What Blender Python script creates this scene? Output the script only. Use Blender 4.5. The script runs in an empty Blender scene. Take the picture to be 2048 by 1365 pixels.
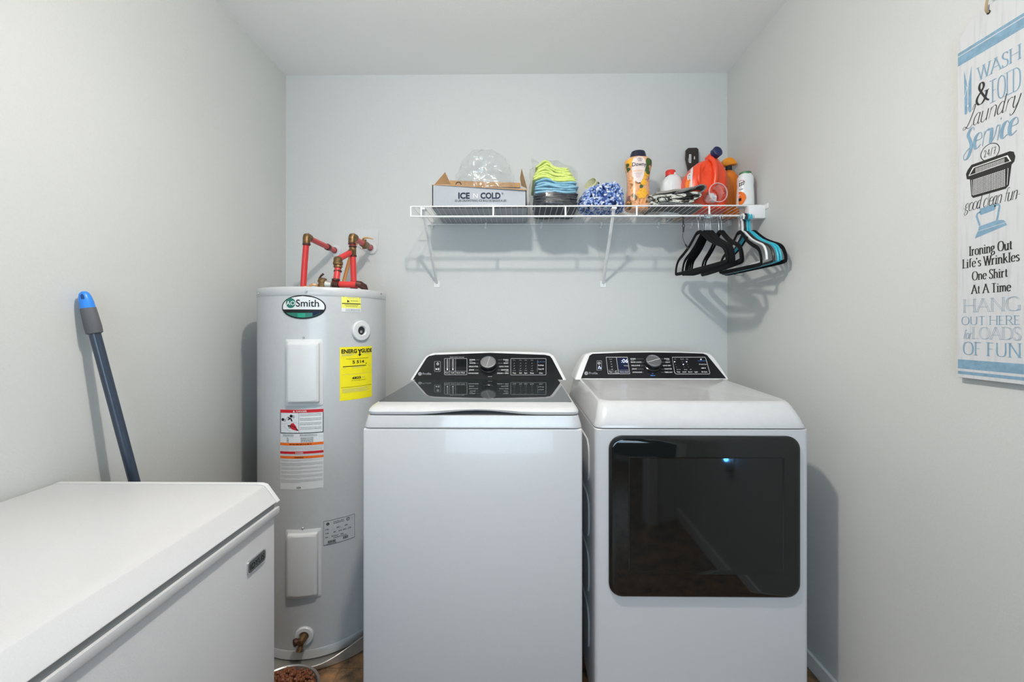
import bpy, bmesh, math, random
from mathutils import Vector, Matrix, noise
C = bpy.context.scene.collection
SC = bpy.context.scene
PI = math.pi
R = math.radians
random.seed(7)

# ------------------------------------------------------------------ camera, light, exposure
FPX, PX, PY, YAW, EYE = 839.0, 1029.6, 654.0, R(0.63), 1.245
cam_d = bpy.data.cameras.new('camera'); cam = bpy.data.objects.new('camera', cam_d); C.objects.link(cam)
cam_d.sensor_width = 36.0; cam_d.lens = 36.0 * FPX / 2048.0
cam_d.shift_x = -(PX - 1024.0) / 2048.0; cam_d.shift_y = -(682.5 - PY) / 2048.0
cam_d.clip_start = 0.02
cam.location = (0, 0, EYE); cam.rotation_euler = (PI / 2, 0, YAW)
SC.camera = cam
w = bpy.data.worlds.new('world'); SC.world = w; w.use_nodes = True
w.node_tree.nodes['Background'].inputs[0].default_value = (0.75, 0.85, 1.0, 1)
w.node_tree.nodes['Background'].inputs[1].default_value = 0.0
BULB = (-0.117, 0.744, 2.375)
SC.view_settings.view_transform = 'Standard'; SC.view_settings.look = 'None'
SC.view_settings.exposure = 0.47; SC.view_settings.gamma = 1.0; SC.view_settings.use_curve_mapping = False
ld = bpy.data.lights.new('ceiling_bulb', 'POINT'); ld.energy = 19; ld.color = (1.0, 0.945, 0.865); ld.shadow_soft_size = 0.035
lo = bpy.data.objects.new('ceiling_bulb', ld); lo.location = BULB; C.objects.link(lo)
# extra spot added at the bulb to strengthen its downward light; no shade exists
ls = bpy.data.lights.new('ceiling_bulb_boost', 'SPOT'); ls.energy = 36; ls.color = ld.color; ls.shadow_soft_size = 0.035; ls.spot_size = R(172); ls.spot_blend = 1.0
lso = bpy.data.objects.new('ceiling_bulb_boost', ls); lso.location = BULB; C.objects.link(lso)
# added fill light for the room, set in the unseen hallway; no window there
hd = bpy.data.lights.new('hall_fill_light', 'AREA'); hd.shape = 'RECTANGLE'; hd.size = 2.0; hd.size_y = 1.5; hd.energy = 54; hd.color = (0.60, 0.82, 1.0)
ho = bpy.data.objects.new('hall_fill_light', hd); ho.location = (0.0, -2.12, 1.35); ho.rotation_euler = (R(106), 0, 0); C.objects.link(ho)

# ------------------------------------------------------------------ materials
def mat(name, rgb, rough=0.5, metal=0.0, bump=0.0, scale=40.0, var=0.0, spec=0.5, coat=0.0, trans=0.0, emit=None, estr=0.0, sheen=0.0, alpha=1.0, detail=3.0):
    m = bpy.data.materials.new(name); m.use_nodes = True
    nt = m.node_tree; b = nt.nodes['Principled BSDF']
    b.inputs['Base Color'].default_value = (*rgb, 1); b.inputs['Roughness'].default_value = rough
    b.inputs['Metallic'].default_value = metal; b.inputs['Specular IOR Level'].default_value = spec
    b.inputs['Coat Weight'].default_value = coat; b.inputs['Coat Roughness'].default_value = 0.05
    b.inputs['Transmission Weight'].default_value = trans; b.inputs['Sheen Weight'].default_value = sheen
    b.inputs['Alpha'].default_value = alpha
    if emit: b.inputs['Emission Color'].default_value = (*emit, 1); b.inputs['Emission Strength'].default_value = estr
    tc = nt.nodes.new('ShaderNodeTexCoord'); nz = nt.nodes.new('ShaderNodeTexNoise')
    nz.inputs['Scale'].default_value = scale; nz.inputs['Detail'].default_value = detail
    nt.links.new(tc.outputs['Object'], nz.inputs['Vector'])
    if bump:
        bp = nt.nodes.new('ShaderNodeBump'); bp.inputs['Strength'].default_value = bump; bp.inputs['Distance'].default_value = 0.002
        nt.links.new(nz.outputs['Fac'], bp.inputs['Height']); nt.links.new(bp.outputs['Normal'], b.inputs['Normal'])
    v = var if var else 0.02
    rp = nt.nodes.new('ShaderNodeValToRGB')
    rp.color_ramp.elements[0].position = 0.3; rp.color_ramp.elements[1].position = 0.7
    rp.color_ramp.elements[0].color = (*[max(0, c * (1 - v)) for c in rgb], 1)
    rp.color_ramp.elements[1].color = (*[min(1, c * (1 + v)) for c in rgb], 1)
    nt.links.new(nz.outputs['Fac'], rp.inputs['Fac']); nt.links.new(rp.outputs['Color'], b.inputs['Base Color'])
    return m
def film(name, tint, gloss=0.25, rough=0.08, bump=0.6, scale=25):
    m = bpy.data.materials.new(name); m.use_nodes = True; nt = m.node_tree
    nt.nodes.remove(nt.nodes['Principled BSDF']); out = nt.nodes['Material Output']
    tr = nt.nodes.new('ShaderNodeBsdfTransparent'); tr.inputs[0].default_value = (*tint, 1)
    gl = nt.nodes.new('ShaderNodeBsdfGlossy'); gl.inputs[0].default_value = (1, 1, 1, 1); gl.inputs[1].default_value = rough
    mx = nt.nodes.new('ShaderNodeMixShader'); lw = nt.nodes.new('ShaderNodeLayerWeight'); lw.inputs[0].default_value = 0.35
    ml = nt.nodes.new('ShaderNodeMath'); ml.operation = 'MULTIPLY_ADD'; ml.inputs[1].default_value = gloss; ml.inputs[2].default_value = 0.05
    nt.links.new(lw.outputs['Facing'], ml.inputs[0]); nt.links.new(ml.outputs[0], mx.inputs[0])
    nt.links.new(tr.outputs[0], mx.inputs[1]); nt.links.new(gl.outputs[0], mx.inputs[2]); nt.links.new(mx.outputs[0], out.inputs[0])
    nz = nt.nodes.new('ShaderNodeTexNoise'); nz.inputs['Scale'].default_value = scale; nz.inputs['Detail'].default_value = 2
    tc = nt.nodes.new('ShaderNodeTexCoord'); nt.links.new(tc.outputs['Object'], nz.inputs['Vector'])
    bp = nt.nodes.new('ShaderNodeBump'); bp.inputs['Strength'].default_value = bump; bp.inputs['Distance'].default_value = 0.01
    nt.links.new(nz.outputs['Fac'], bp.inputs['Height']); nt.links.new(bp.outputs['Normal'], gl.inputs['Normal'])
    return m
M = {}
M['wall'] = mat('wall_paint', (0.610, 0.622, 0.612), 0.6, bump=0.35, scale=170, var=0.012, spec=0.3, detail=5)
M['ceil'] = mat('ceiling_paint', (0.90, 0.895, 0.885), 0.8, bump=0.25, scale=150, var=0.012, spec=0.2)
M['trim'] = mat('trim_paint', (0.80, 0.80, 0.79), 0.35)
M['hall'] = mat('hall_paint', (0.16, 0.165, 0.16), 0.7, bump=0.3, scale=170)
M['white'] = mat('appliance_enamel', (0.59, 0.585, 0.595), 0.30, bump=0.05, scale=500, coat=0.25)
M['whitegloss'] = mat('appliance_gloss', (0.57, 0.57, 0.58), 0.22, coat=0.5)
M['rimwhite'] = mat('bright_white_shell', (0.80, 0.80, 0.81), 0.25, coat=0.3)
M['freezer'] = mat('freezer_enamel', (0.585, 0.585, 0.60), 0.40, bump=0.12, scale=420, coat=0.15)
M['gasket'] = mat('grey_gasket', (0.24, 0.25, 0.25), 0.6)
M['heater'] = mat('heater_enamel', (0.50, 0.51, 0.52), 0.34, bump=0.04, scale=60, coat=0.2)
M['plastic'] = mat('white_plastic', (0.64, 0.645, 0.65), 0.35)
M['black'] = mat('black_panel', (0.012, 0.012, 0.0135), 0.22, spec=0.4)
M['glass'] = mat('black_glass', (0.007, 0.008, 0.008), 0.04, spec=0.5)
M['lidglass'] = mat('smoked_lid_glass', (0.030, 0.036, 0.036), 0.03, spec=0.5)
M['dark'] = mat('dark_rubber', (0.02, 0.02, 0.022), 0.6)
M['chrome'] = mat('brushed_metal', (0.62, 0.62, 0.64), 0.22, 1.0, bump=0.1, scale=300)
M['dialmetal'] = mat('turned_dial_metal', (0.34, 0.34, 0.355), 0.42, 0.95, bump=0.15, scale=400)
M['steelgrey'] = mat('pan_aluminium', (0.52, 0.50, 0.46), 0.38, 0.7, bump=0.1, scale=30)
M['pwhite'] = mat('white_print', (0.80, 0.80, 0.80), 0.5)
M['pgrey'] = mat('grey_print', (0.36, 0.37, 0.40), 0.5, spec=0.2)
M['pblue'] = mat('blue_print', (0.08, 0.20, 0.42), 0.5, spec=0.2)
M['pblack'] = mat('black_print', (0.015, 0.015, 0.015), 0.5, spec=0.2)
M['pnavy'] = mat('navy_print', (0.008, 0.013, 0.042), 0.5, spec=0.2)
M['pred'] = mat('red_print', (0.55, 0.02, 0.03), 0.5, spec=0.2)
M['porange'] = mat('orange_print', (0.80, 0.16, 0.02), 0.5, spec=0.2)
M['pyellow'] = mat('yellow_label', (0.86, 0.74, 0.01), 0.45)
M['ppale'] = mat('pale_yellow_label', (0.80, 0.78, 0.14), 0.45)
M['plabel'] = mat('white_label', (0.70, 0.71, 0.72), 0.45)
M['pgreen'] = mat('teal_print', (0.01, 0.15, 0.11), 0.4)
M['pgreen2'] = mat('bright_green_print', (0.01, 0.28, 0.17), 0.4)
M['led'] = mat('display_glow', (0.3, 0.35, 0.6), 0.5, emit=(0.62, 0.72, 1.0), estr=1.1)
M['ledblue'] = mat('blue_glow', (0.02, 0.08, 0.3), 0.5, emit=(0.1, 0.35, 0.9), estr=0.5)
M['brass'] = mat('brown_brass', (0.21, 0.125, 0.055), 0.42, 0.75, bump=0.3, scale=90, var=0.4)
M['bronze'] = mat('dark_bronze', (0.085, 0.035, 0.028), 0.45, 0.5, bump=0.3, scale=120, var=0.4)
M['redpipe'] = mat('red_pipe', (0.62, 0.035, 0.035), 0.38, coat=0.1)
M['copper'] = mat('copper', (0.82, 0.38, 0.16), 0.32, 1.0)
M['ivory'] = mat('amber_plastic', (0.85, 0.48, 0.14), 0.4)

# ------------------------------------------------------------------ photo rays (used to find real positions on real surfaces)
cs, sn = math.cos(YAW), math.sin(YAW)
EYEV = Vector((0, 0, EYE))
def ray(px, py):
    a = (px - PX) / FPX; b = (PY - py) / FPX
    return Vector((a * cs - sn, a * sn + cs, b))
def atY(px, py, Y): d = ray(px, py); return EYEV + d * (Y / d.y)
def atX(px, py, X): d = ray(px, py); return EYEV + d * (X / d.x)
def hit(px, py, O, N): d = ray(px, py); return EYEV + d * ((O - EYEV).dot(N) / d.dot(N))

# ------------------------------------------------------------------ object helpers
def link(name, bm, m, parent=None, smooth=True, ang=35):
    me = bpy.data.meshes.new(name); bmesh.ops.recalc_face_normals(bm, faces=bm.faces[:]) if bm.faces else None
    bm.to_mesh(me); bm.free(); me.materials.append(m)
    if smooth:
        me.shade_smooth(); 
        try: me.set_sharp_from_angle(angle=R(ang))
        except Exception: pass
    o = bpy.data.objects.new(name, me); C.objects.link(o)
    if parent:
        o.parent = parent
        loc = parent_loc(parent)
        me.transform(Matrix.Translation(-loc))
    return o
def parent_loc(p):
    v = Vector(p.location)
    while p.parent: p = p.parent; v += Vector(p.location)
    return v
def thing(name, label, cat, loc, group=None):
    o = bpy.data.objects.new(name, None); C.objects.link(o); o.location = loc; o.empty_display_size = 0.05
    o['label'] = label; o['category'] = cat
    if group: o['group'] = group
    return o
def tag(o, label, cat, group=None, kind=None):
    o['label'] = label; o['category'] = cat
    if group: o['group'] = group
    if kind: o['kind'] = kind
    return o
def struct(name, bm, m, smooth=False):
    o = link(name, bm, m, None, smooth); o['kind'] = 'structure'; return o
def NB(): return bmesh.new()
def box(bm, x0, x1, y0, y1, z0, z1):
    v = [bm.verts.new((x, y, z)) for x in (x0, x1) for y in (y0, y1) for z in (z0, z1)]
    for f in ((0, 1, 3, 2), (4, 6, 7, 5), (0, 4, 5, 1), (2, 3, 7, 6), (0, 2, 6, 4), (1, 5, 7, 3)): bm.faces.new([v[i] for i in f])
    return bm
def bevel(bm, r, seg=2):
    bmesh.ops.recalc_face_normals(bm, faces=bm.faces[:])
    es = [e for e in bm.edges if len(e.link_faces) == 2 and e.calc_face_angle(0) > R(20)]
    bmesh.ops.bevel(bm, geom=es, offset=r, segments=seg, profile=0.5, affect='EDGES'); return bm
def bbox(x0, x1, y0, y1, z0, z1, r=0.004, seg=2): return bevel(box(NB(), x0, x1, y0, y1, z0, z1), r, seg)
def loft(bm, rings, caps=True, closed=True):
    vr = [[bm.verts.new(p) for p in r] for r in rings]; n = len(vr[0])
    for a, b in zip(vr, vr[1:]):
        for i in range(n if closed else n - 1):
            j = (i + 1) % n; bm.faces.new((a[i], a[j], b[j], b[i]))
    if caps: bm.faces.new(vr[0][::-1]); bm.faces.new(vr[-1])
    return bm
def frame(d):
    d = Vector(d).normalized(); u = d.cross(Vector((0, 0, 1)))
    if u.length < 1e-3: u = d.cross(Vector((1, 0, 0)))
    u.normalize(); return u, d.cross(u).normalized()
def tube(bm, pts, r, seg=10, caps=True, closed=False, flat=None):
    pts = [Vector(p) for p in pts]; n = len(pts); rings = []
    rr = r if isinstance(r, (list, tuple)) else [r] * n
    u = None
    for i, p in enumerate(pts):
        a = pts[(i - 1) % n] if (closed or i > 0) else p; b = pts[(i + 1) % n] if (closed or i < n - 1) else p
        d = (b - a).normalized()
        if u is None: u, v = frame(d)
        else:
            u = (u - d * u.dot(d)).normalized(); v = d.cross(u).normalized()
        k = flat or (1, 1)
        rings.append([p + (u * math.cos(2 * PI * j / seg) * k[0] + v * math.sin(2 * PI * j / seg) * k[1]) * rr[i] for j in range(seg)])
    if closed: rings.append(rings[0])
    if closed:
        vr = [[bm.verts.new(p) for p in rg] for rg in rings[:-1]]; vr.append(vr[0])
        for a, b in zip(vr, vr[1:]):
            best = min(range(seg), key=lambda s: (a[0].co - b[s].co).length) if b is vr[0] else 0
            for i in range(seg): bm.faces.new((a[i], a[(i + 1) % seg], b[(i + 1 + best) % seg], b[(i + best) % seg]))
        return bm
    return loft(bm, rings, caps)
def lathe(bm, prof, O, axis, seg=24, caps=True):
    O = Vector(O); A = Vector(axis).normalized(); u, v = frame(A)
    rings = [[O + A * h + (u * math.cos(2 * PI * j / seg) + v * math.sin(2 * PI * j / seg)) * max(r, 1e-5) for j in range(seg)] for r, h in prof]
    return loft(bm, rings, caps)
def cat(pts, n=6, closed=False):
    out = []; m = len(pts); P = [Vector(p) for p in pts]
    rng = range(m if closed else m - 1)
    for i in rng:
        p0 = P[(i - 1) % m] if (closed or i > 0) else P[i]; p1 = P[i]; p2 = P[(i + 1) % m]; p3 = P[(i + 2) % m] if (closed or i < m - 2) else p2
        for k in range(n):
            t = k / n
            out.append(0.5 * ((2 * p1) + (p2 - p0) * t + (2 * p0 - 5 * p1 + 4 * p2 - p3) * t * t + (3 * p1 - p0 - 3 * p2 + p3) * t ** 3))
    if not closed: out.append(P[-1])
    return out
def rr_outline(x0, x1, y0, y1, r, n=6):
    out = []
    for cx, cy, a0 in ((x1 - r, y1 - r, 0), (x0 + r, y1 - r, 90), (x0 + r, y0 + r, 180), (x1 - r, y0 + r, 270)):
        for k in range(n + 1):
            a = R(a0 + 90 * k / n); out.append((cx + r * math.cos(a), cy + r * math.sin(a)))
    return out
def superring(cx, cy, z, rx, ry, n=2.6, seg=32, rot=0):
    out = []
    for j in range(seg):
        t = 2 * PI * j / seg; c, s = math.cos(t), math.sin(t)
        x = rx * math.copysign(abs(c) ** (2 / n), c); y = ry * math.copysign(abs(s) ** (2 / n), s)
        out.append(Vector((cx + x * math.cos(rot) - y * math.sin(rot), cy + x * math.sin(rot) + y * math.cos(rot), z)))
    return out

# ------------------------------------------------------------------ flat artwork: prints, labels, lettering
_tc = {}
def text_mesh(s, bold=0.0):
    k = (s, bold)
    if k not in _tc:
        cu = bpy.data.curves.new('t', 'FONT'); cu.body = s; cu.size = 1; cu.offset = bold; cu.resolution_u = 4; cu.fill_mode = 'FRONT'
        o = bpy.data.objects.new('t', cu); C.objects.link(o); bpy.context.view_layer.update()
        me = o.evaluated_get(bpy.context.evaluated_depsgraph_get()).to_mesh()
        V = [(v.co.x, v.co.y) for v in me.vertices]; Fc = [tuple(p.vertices) for p in me.polygons]
        bpy.data.objects.remove(o); bpy.data.curves.remove(cu)
        xs = [v[0] for v in V] or [0, 1]; ys = [v[1] for v in V] or [0, 1]
        _tc[k] = (V, Fc, min(xs), max(xs), min(ys), max(ys))
    return _tc[k]
def clip(P, ax, c, sg):
    out = []
    for i, p in enumerate(P):
        q = P[(i + 1) % len(P)]; a_, b_ = (p[ax] - c) * sg, (q[ax] - c) * sg
        if a_ >= 0: out.append(p)
        if (a_ > 0 and b_ < 0) or (a_ < 0 and b_ > 0):
            f = a_ / (a_ - b_); out.append((p[0] + (q[0] - p[0]) * f, p[1] + (q[1] - p[1]) * f))
    return out
class Art:
    """Collects flat coloured shapes in (u, v) and lays them on a surface through fn(u, v, lift)."""
    def __init__(s, fn, vs=1, grid=None): s.fn = fn; s.vs = vs; s.d = {}; s.lift = 0.0004; s.grid = grid
    def bm(s, m):
        if m not in s.d: s.d[m] = bmesh.new()
        return s.d[m]
    def poly(s, m, pts, h=None):
        b = s.bm(m); h = s.lift if h is None else h
        pieces = [pts]
        if s.grid:                      # cut large shapes so that they follow a curved surface
            for ax in (0, 1):
                g = s.grid[ax]
                if not g: continue
                nxt = []
                for P in pieces:
                    lo, hi = min(p[ax] for p in P), max(p[ax] for p in P)
                    if hi - lo <= g: nxt.append(P); continue
                    n = int(math.ceil((hi - lo) / g))
                    for k in range(n):
                        Q = clip(P, ax, lo + (hi - lo) * k / n, 1); Q = clip(Q, ax, lo + (hi - lo) * (k + 1) / n, -1)
                        if len(Q) > 2: nxt.append(Q)
                pieces = nxt
        for P in pieces:
            try: b.faces.new([b.verts.new(s.fn(u, v, h)) for u, v in P])
            except ValueError: pass
    def rect(s, m, u0, v0, u1, v1, h=None, nu=1):
        for k in range(nu):
            a = u0 + (u1 - u0) * k / nu; c = u0 + (u1 - u0) * (k + 1) / nu
            s.poly(m, [(a, v0), (c, v0), (c, v1), (a, v1)], h)
    def ell(s, m, cu, cv, ru, rv, h=None, n=28, a0=0, a1=360):
        s.poly(m, [(cu + ru * math.cos(R(a0 + (a1 - a0) * k / n)), cv + rv * math.sin(R(a0 + (a1 - a0) * k / n))) for k in range(n + (a1 - a0 != 360))], h)
    def line(s, m, pts, w, closed=False, h=None):
        P = list(pts); n = len(P); L = []; Rr = []
        for i in range(n):
            a = P[(i - 1) % n] if (closed or i > 0) else P[i]; b = P[(i + 1) % n] if (closed or i < n - 1) else P[i]
            dx, dy = b[0] - a[0], b[1] - a[1]; l = math.hypot(dx, dy) or 1; ww = w(dx / l, dy / l, i / max(1, n - 1)) if callable(w) else w
            nx, ny = -dy / l * ww / 2, dx / l * ww / 2
            L.append((P[i][0] + nx, P[i][1] + ny)); Rr.append((P[i][0] - nx, P[i][1] - ny))
        for i in range(n if closed else n - 1):
            j = (i + 1) % n; s.poly(m, [L[i], L[j], Rr[j], Rr[i]], (s.lift if h is None else h) + 1.5e-6 * i)
    def frame(s, m, u0, v0, u1, v1, w, r=0, h=None):
        pts = rr_outline(min(u0, u1), max(u0, u1), min(v0, v1), max(v0, v1), r, 4) if r else [(u0, v0), (u1, v0), (u1, v1), (u0, v1)]
        s.line(m, pts, w, True, h)
    def text(s, m, t, cu, cv, height=None, width=None, bold=0.0, align='c', h=None, shear=0, slope=0):
        """Baseline-centred text: cap height and total width are set directly."""
        V, Fc, x0, x1, y0, y1 = text_mesh(t, bold)
        cap = 0.70
        sy = height / cap; sx = sy if width is None else width / (x1 - x0)
        ox = {'c': (x0 + x1) / 2, 'l': x0, 'r': x1}[align]
        b = s.bm(m); h = s.lift * 1.5 if h is None else h
        vv = [b.verts.new(s.fn(cu + (x - ox) * sx + shear * y * sy, cv + s.vs * (y - cap / 2) * sy + slope * (x - ox) * sx, h)) for x, y in V]
        for f in Fc:
            try: b.faces.new([vv[i] for i in f])
            except ValueError: pass
    def words(s, m, u0, u1, v, hgt, rnd, end=None, h=None):
        """A line of print too small to read: short dashes the length of words."""
        u = u0; end = end or u1
        while u < end - hgt:
            l = hgt * rnd.uniform(1.5, 5); s.rect(m, u, v - hgt / 2, min(u + l, end), v + hgt / 2, h); u += l + hgt * 0.8
    def emit(s, name, parent, names=None):
        out = []
        for m, b in s.d.items():
            o = link((names or {}).get(m, name), b, M[m], parent, False); out.append(o)
        return out

# ================================================================== THE ROOM
XL, XR, YB, ZC, YF = -1.210, 1.065, 2.16, 2.547, -0.22
struct('wall_back', box(NB(), XL - .1, XR + .1, YB, YB + .1, 0, ZC), M['wall'])
struct('wall_left', box(NB(), XL - .1, XL, YF - .12, YB, 0, ZC), M['wall'])
struct('wall_right', box(NB(), XR, XR + .1, YF - .12, YB, 0, ZC), M['wall'])
struct('ceiling', box(NB(), XL - .1, XR + .1, YF - .12, YB + .1, ZC, ZC + .1), M['ceil'])
b = NB(); box(b, XL, -0.86, YF - .12, YF, 0, ZC); box(b, 0.86, XR, YF - .12, YF, 0, ZC); box(b, -0.86, 0.86, YF - .12, YF, 2.42, ZC)
struct('wall_front', b, M['wall'])
b = NB(); box(b, -1.6, 1.7, -2.3, -2.2, 0, 2.6); box(b, -1.7, -1.6, -2.3, YF - .12, 0, 2.6); box(b, 1.7, 1.8, -2.3, YF - .12, 0, 2.6)
struct('wall_hall', b, M['hall'])
struct('ceiling_hall', box(NB(), -1.7, 1.8, -2.3, YF - .12, 2.6, 2.7), M['ceil'])
fm = bpy.data.materials.new('floor_stone_laminate'); fm.use_nodes = True; nt = fm.node_tree; pb = nt.nodes['Principled BSDF']
tc = nt.nodes.new('ShaderNodeTexCoord'); n1 = nt.nodes.new('ShaderNodeTexNoise'); n1.inputs['Scale'].default_value = 13; n1.inputs['Detail'].default_value = 9; n1.inputs['Roughness'].default_value = .7
rp = nt.nodes.new('ShaderNodeValToRGB'); e = rp.color_ramp.elements
e[0].position = .36; e[0].color = (.075, .045, .025, 1); e[1].position = .66; e[1].color = (.50, .24, .09, 1); k = e.new(.5); k.color = (.27, .155, .08, 1)
bk = nt.nodes.new('ShaderNodeTexBrick'); bk.inputs['Scale'].default_value = 1.15; bk.inputs['Mortar Size'].default_value = .003; bk.inputs['Color1'].default_value = (1, 1, 1, 1); bk.inputs['Color2'].default_value = (.8, .8, .8, 1); bk.inputs['Mortar'].default_value = (.72, .68, .64, 1)
mx = nt.nodes.new('ShaderNodeMix'); mx.data_type = 'RGBA'; mx.blend_type = 'MULTIPLY'; mx.inputs[0].default_value = 1
nt.links.new(tc.outputs['Object'], n1.inputs['Vector']); nt.links.new(tc.outputs['Object'], bk.inputs['Vector']); nt.links.new(n1.outputs['Fac'], rp.inputs['Fac'])
nt.links.new(rp.outputs['Color'], mx.inputs[6]); nt.links.new(bk.outputs['Color'], mx.inputs[7]); nt.links.new(mx.outputs[2], pb.inputs['Base Color']); pb.inputs['Roughness'].default_value = .35
struct('floor', box(NB(), -1.7, 1.8, -2.3, YB + .1, -.1, 0), fm)
struct('baseboard_right', bbox(XR - .013, XR, YF, YB, 0, .058, .003), M['trim'])
struct('baseboard_back', bbox(XL, XR - .013, YB - .013, YB, 0, .058, .003), M['trim'])
struct('baseboard_left', bbox(XL, XL + .013, YF, YB - .013, 0, .058, .003), M['trim'])
struct('baseboard_hall', bbox(-1.6, 1.7, -2.2, -2.186, 0, .10, .003), M['trim'])
b = NB()
for x0, x1, z1 in ((-.92, -.86, 2.42), (.86, .92, 2.42)): box(b, x0, x1, YF, YF + .016, 0, z1)
box(b, -.92, .92, YF, YF + .016, 2.42, 2.48)
struct('trim_1', bevel(b, .003), M['trim'])
# ceiling fixture holding the bulb
t = thing('ceiling_lamp', 'small round white ceiling lamp holder above the washer', 'lamp', (BULB[0], BULB[1], ZC))
b = NB(); lathe(b, [(.0, 0), (.062, 0), (.060, .012), (.04, .022), (.026, .028), (.024, .11), (.0, .112)], (BULB[0], BULB[1], ZC), (0, 0, -1), 32); link('lamp_holder', b, M['plastic'], t)

# ================================================================== CHEST FREEZER
FZ = EYE
t = thing('chest_freezer', 'white chest freezer with a flat lid in the near left corner', 'freezer', (-.90, .58, 0))
FX0, FX1, FY0, FY1 = -1.185, -.618, .10, 1.055
link('cabinet', bbox(FX0, FX1, FY0, FY1, .02, .784, .006), M['freezer'], t)
link('front_rail', bbox(FX1 - .02, FX1 + .007, FY0 - .002, FY1 + .008, EYE - .4745, EYE - .4575, .0012), M['freezer'], t)
link('gasket', bbox(FX0 + .02, FX1 + .001, FY0 + .015, FY1 - .004, .784, .803, .003), M['gasket'], t)
prof = [(FX0 - .005, .803), (FX0 - .005, .838), (FX0 + .006, .846), (-.668, .846), (-.655, .8455), (-.643, .842), (-.612, .803), (-.616, .800)]
b = NB(); loft(b, [[Vector((x, y, z)) for x, z in prof] for y in (FY0 - .004, 1.0525)]); lid = link('lid', bevel(b, .0015, 2), M['freezer'], t, ang=20)
prof2 = [(x, z) for x, z in prof]
b = NB(); loft(b, [[Vector((x + (.0008 if x > -1 else -.0008), y, z + (.0012 if z > .82 else -.002))) for x, z in prof2] for y in (1.0535, 1.0665)])
link('end_trim', bevel(b, .0012, 1), M['plastic'], t, ang=25)
# badge
by0, by1, bz0, bz1 = .944, 1.011, EYE - .5655, EYE - .536
b = NB(); o_ = rr_outline(by0, by1, bz0, bz1, .008, 5); loft(b, [[Vector((FX1 + h, y, z)) for y, z in o_] for h in (0, .003)]); bd = link('badge', b, M['chrome'], t)
a = Art(lambda u, v, h: Vector((FX1 + .003 + h, u, v)))
M['badge'] = mat('pewter_badge', (.13, .14, .13), .4, .6)
a.poly('badge', rr_outline(by0 + .002, by1 - .002, bz0 + .002, bz1 - .002, .007, 4), .0003)
a.text('pblack', 'IDYLIS', (by0 + by1) / 2, (bz0 + bz1) / 2, .013, .052, .012, h=.0008)
a.emit('lettering', bd, {'badge': 'badge_face'})
for x in (FX0 + .06, FX1 - .06):
    for y in (FY0 + .06, FY1 - .06):
        b = NB(); lathe(b, [(.02, 0), (.02, .02)], (x, y, 0), (0, 0, 1), 12); link('foot', b, M['dark'], t)

# ================================================================== WASHER
def console(t, outline, panel, O, N, depth, x0, x1):
    """Leaning control console: white shell and a black panel inset in its face. Outlines are read off the face plane."""
    P = [hit(px, py, O, N) for px, py in outline]
    b = NB(); back = [Vector((p.x, O.y + depth, p.z - .004)) for p in P]
    mid = [p + Vector((0, .02, 0)) for p in P]
    loft(b, [P, mid, back]); link('console', bevel(b, .003, 2), M['rimwhite'], t)
    Q = [hit(px, py, O, N) for px, py in panel]
    b = NB(); loft(b, [[q - N * .002 for q in Q], [q + N * .0012 for q in Q]])
    return link('control_panel', b, M['black'], t)
def dial(t, px, py, O, N, r, hgt):
    c = hit(px, py, O, N)
    b = NB(); lathe(b, [(r * 1.18, 0), (r * 1.18, .004), (r * 1.06, .006), (r * 1.04, hgt * .55), (r, hgt * .8), (r * .99, hgt)], c + N * .001, N, 40); d = link('dial', b, M['black'], t)
    b = NB(); lathe(b, [(r * 1.005, hgt * .82), (r * 1.005, hgt), (r * .9, hgt + .0012), (r * .88, hgt + .0004), (0, hgt + .0004)], c + N * .001, N, 40); link('dial_face', b, M['dialmetal'], d)
    b = NB(); lathe(b, [(r * 1.0, hgt - .001), (r * 1.0, hgt + .0022), (r * .93, hgt + .0026), (r * .90, hgt + .0006)], c + N * .001, N, 40, False); link('dial_ring', b, M['chrome'], d)
    u = Vector((1, 0, 0)); v = N.cross(u).normalized()
    if v.z < 0: v = -v
    return d, c + N * (.001 + hgt + .001), u, v
def printed(O, N, vs=-1):
    return Art(lambda px, py, h: hit(px, py, O, N) + N * h, vs)
WX0, WX1, WY0, WY1 = -.4795, .1917, 1.277, 2.045
t = W = thing('washing_machine', 'white top-loading washing machine with a smoked glass lid and black console', 'washing machine', ((WX0 + WX1) / 2, 1.6, 0))
link('cabinet', bbox(WX0, WX1, WY0, WY1, .03, .9345, .007, 3), M['white'], t)
b = NB(); rings = []
for i, z in ((0, .9365), (0, .94), (.004, .955), (.009, .9715), (.013, .9725)):
    rings.append([Vector((x, y, z)) for x, y in rr_outline(WX0 + i, WX1 - i, WY0 + i * .6, 2.045 - i, .022)])
loft(b, rings); link('top_deck', b, M['whitegloss'], t)
# lid frame: rolled front edge and a scooped finger pull
def wz(y): return 1.002 + (y - 1.36) / (1.845 - 1.36) * .0094
b = NB(); rings = []
for i, fr, z in ((.010, .004, .9745), (.008, .000, .978), (.008, -.001, .984), (.010, .003, .990), (.014, .016, .9965), (.018, .036, 1.0), (.0215, .072, None), (.024, .078, None)):
    rings.append([Vector((x, y, (z if z else wz(y)) if y < 1.5 else ((z - 1.002 if z else 0) + wz(y) if (z and z > .985) else (z or wz(y))))) for x, y in rr_outline(WX0 + i, WX1 - i, WY0 + fr + .006, 1.850, .028)])
for r_ in rings[:3]:
    for p in r_:
        if p.y < 1.32:
            s_ = abs(p.x + .144) / .17
            if s_ < 1: p.z += .0 
vr = loft(b, rings)
b.verts.ensure_lookup_table()
bmesh.ops.subdivide_edges(b, edges=[e for e in b.edges if abs(e.verts[0].co.x - e.verts[1].co.x) > .3], cuts=40)
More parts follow.
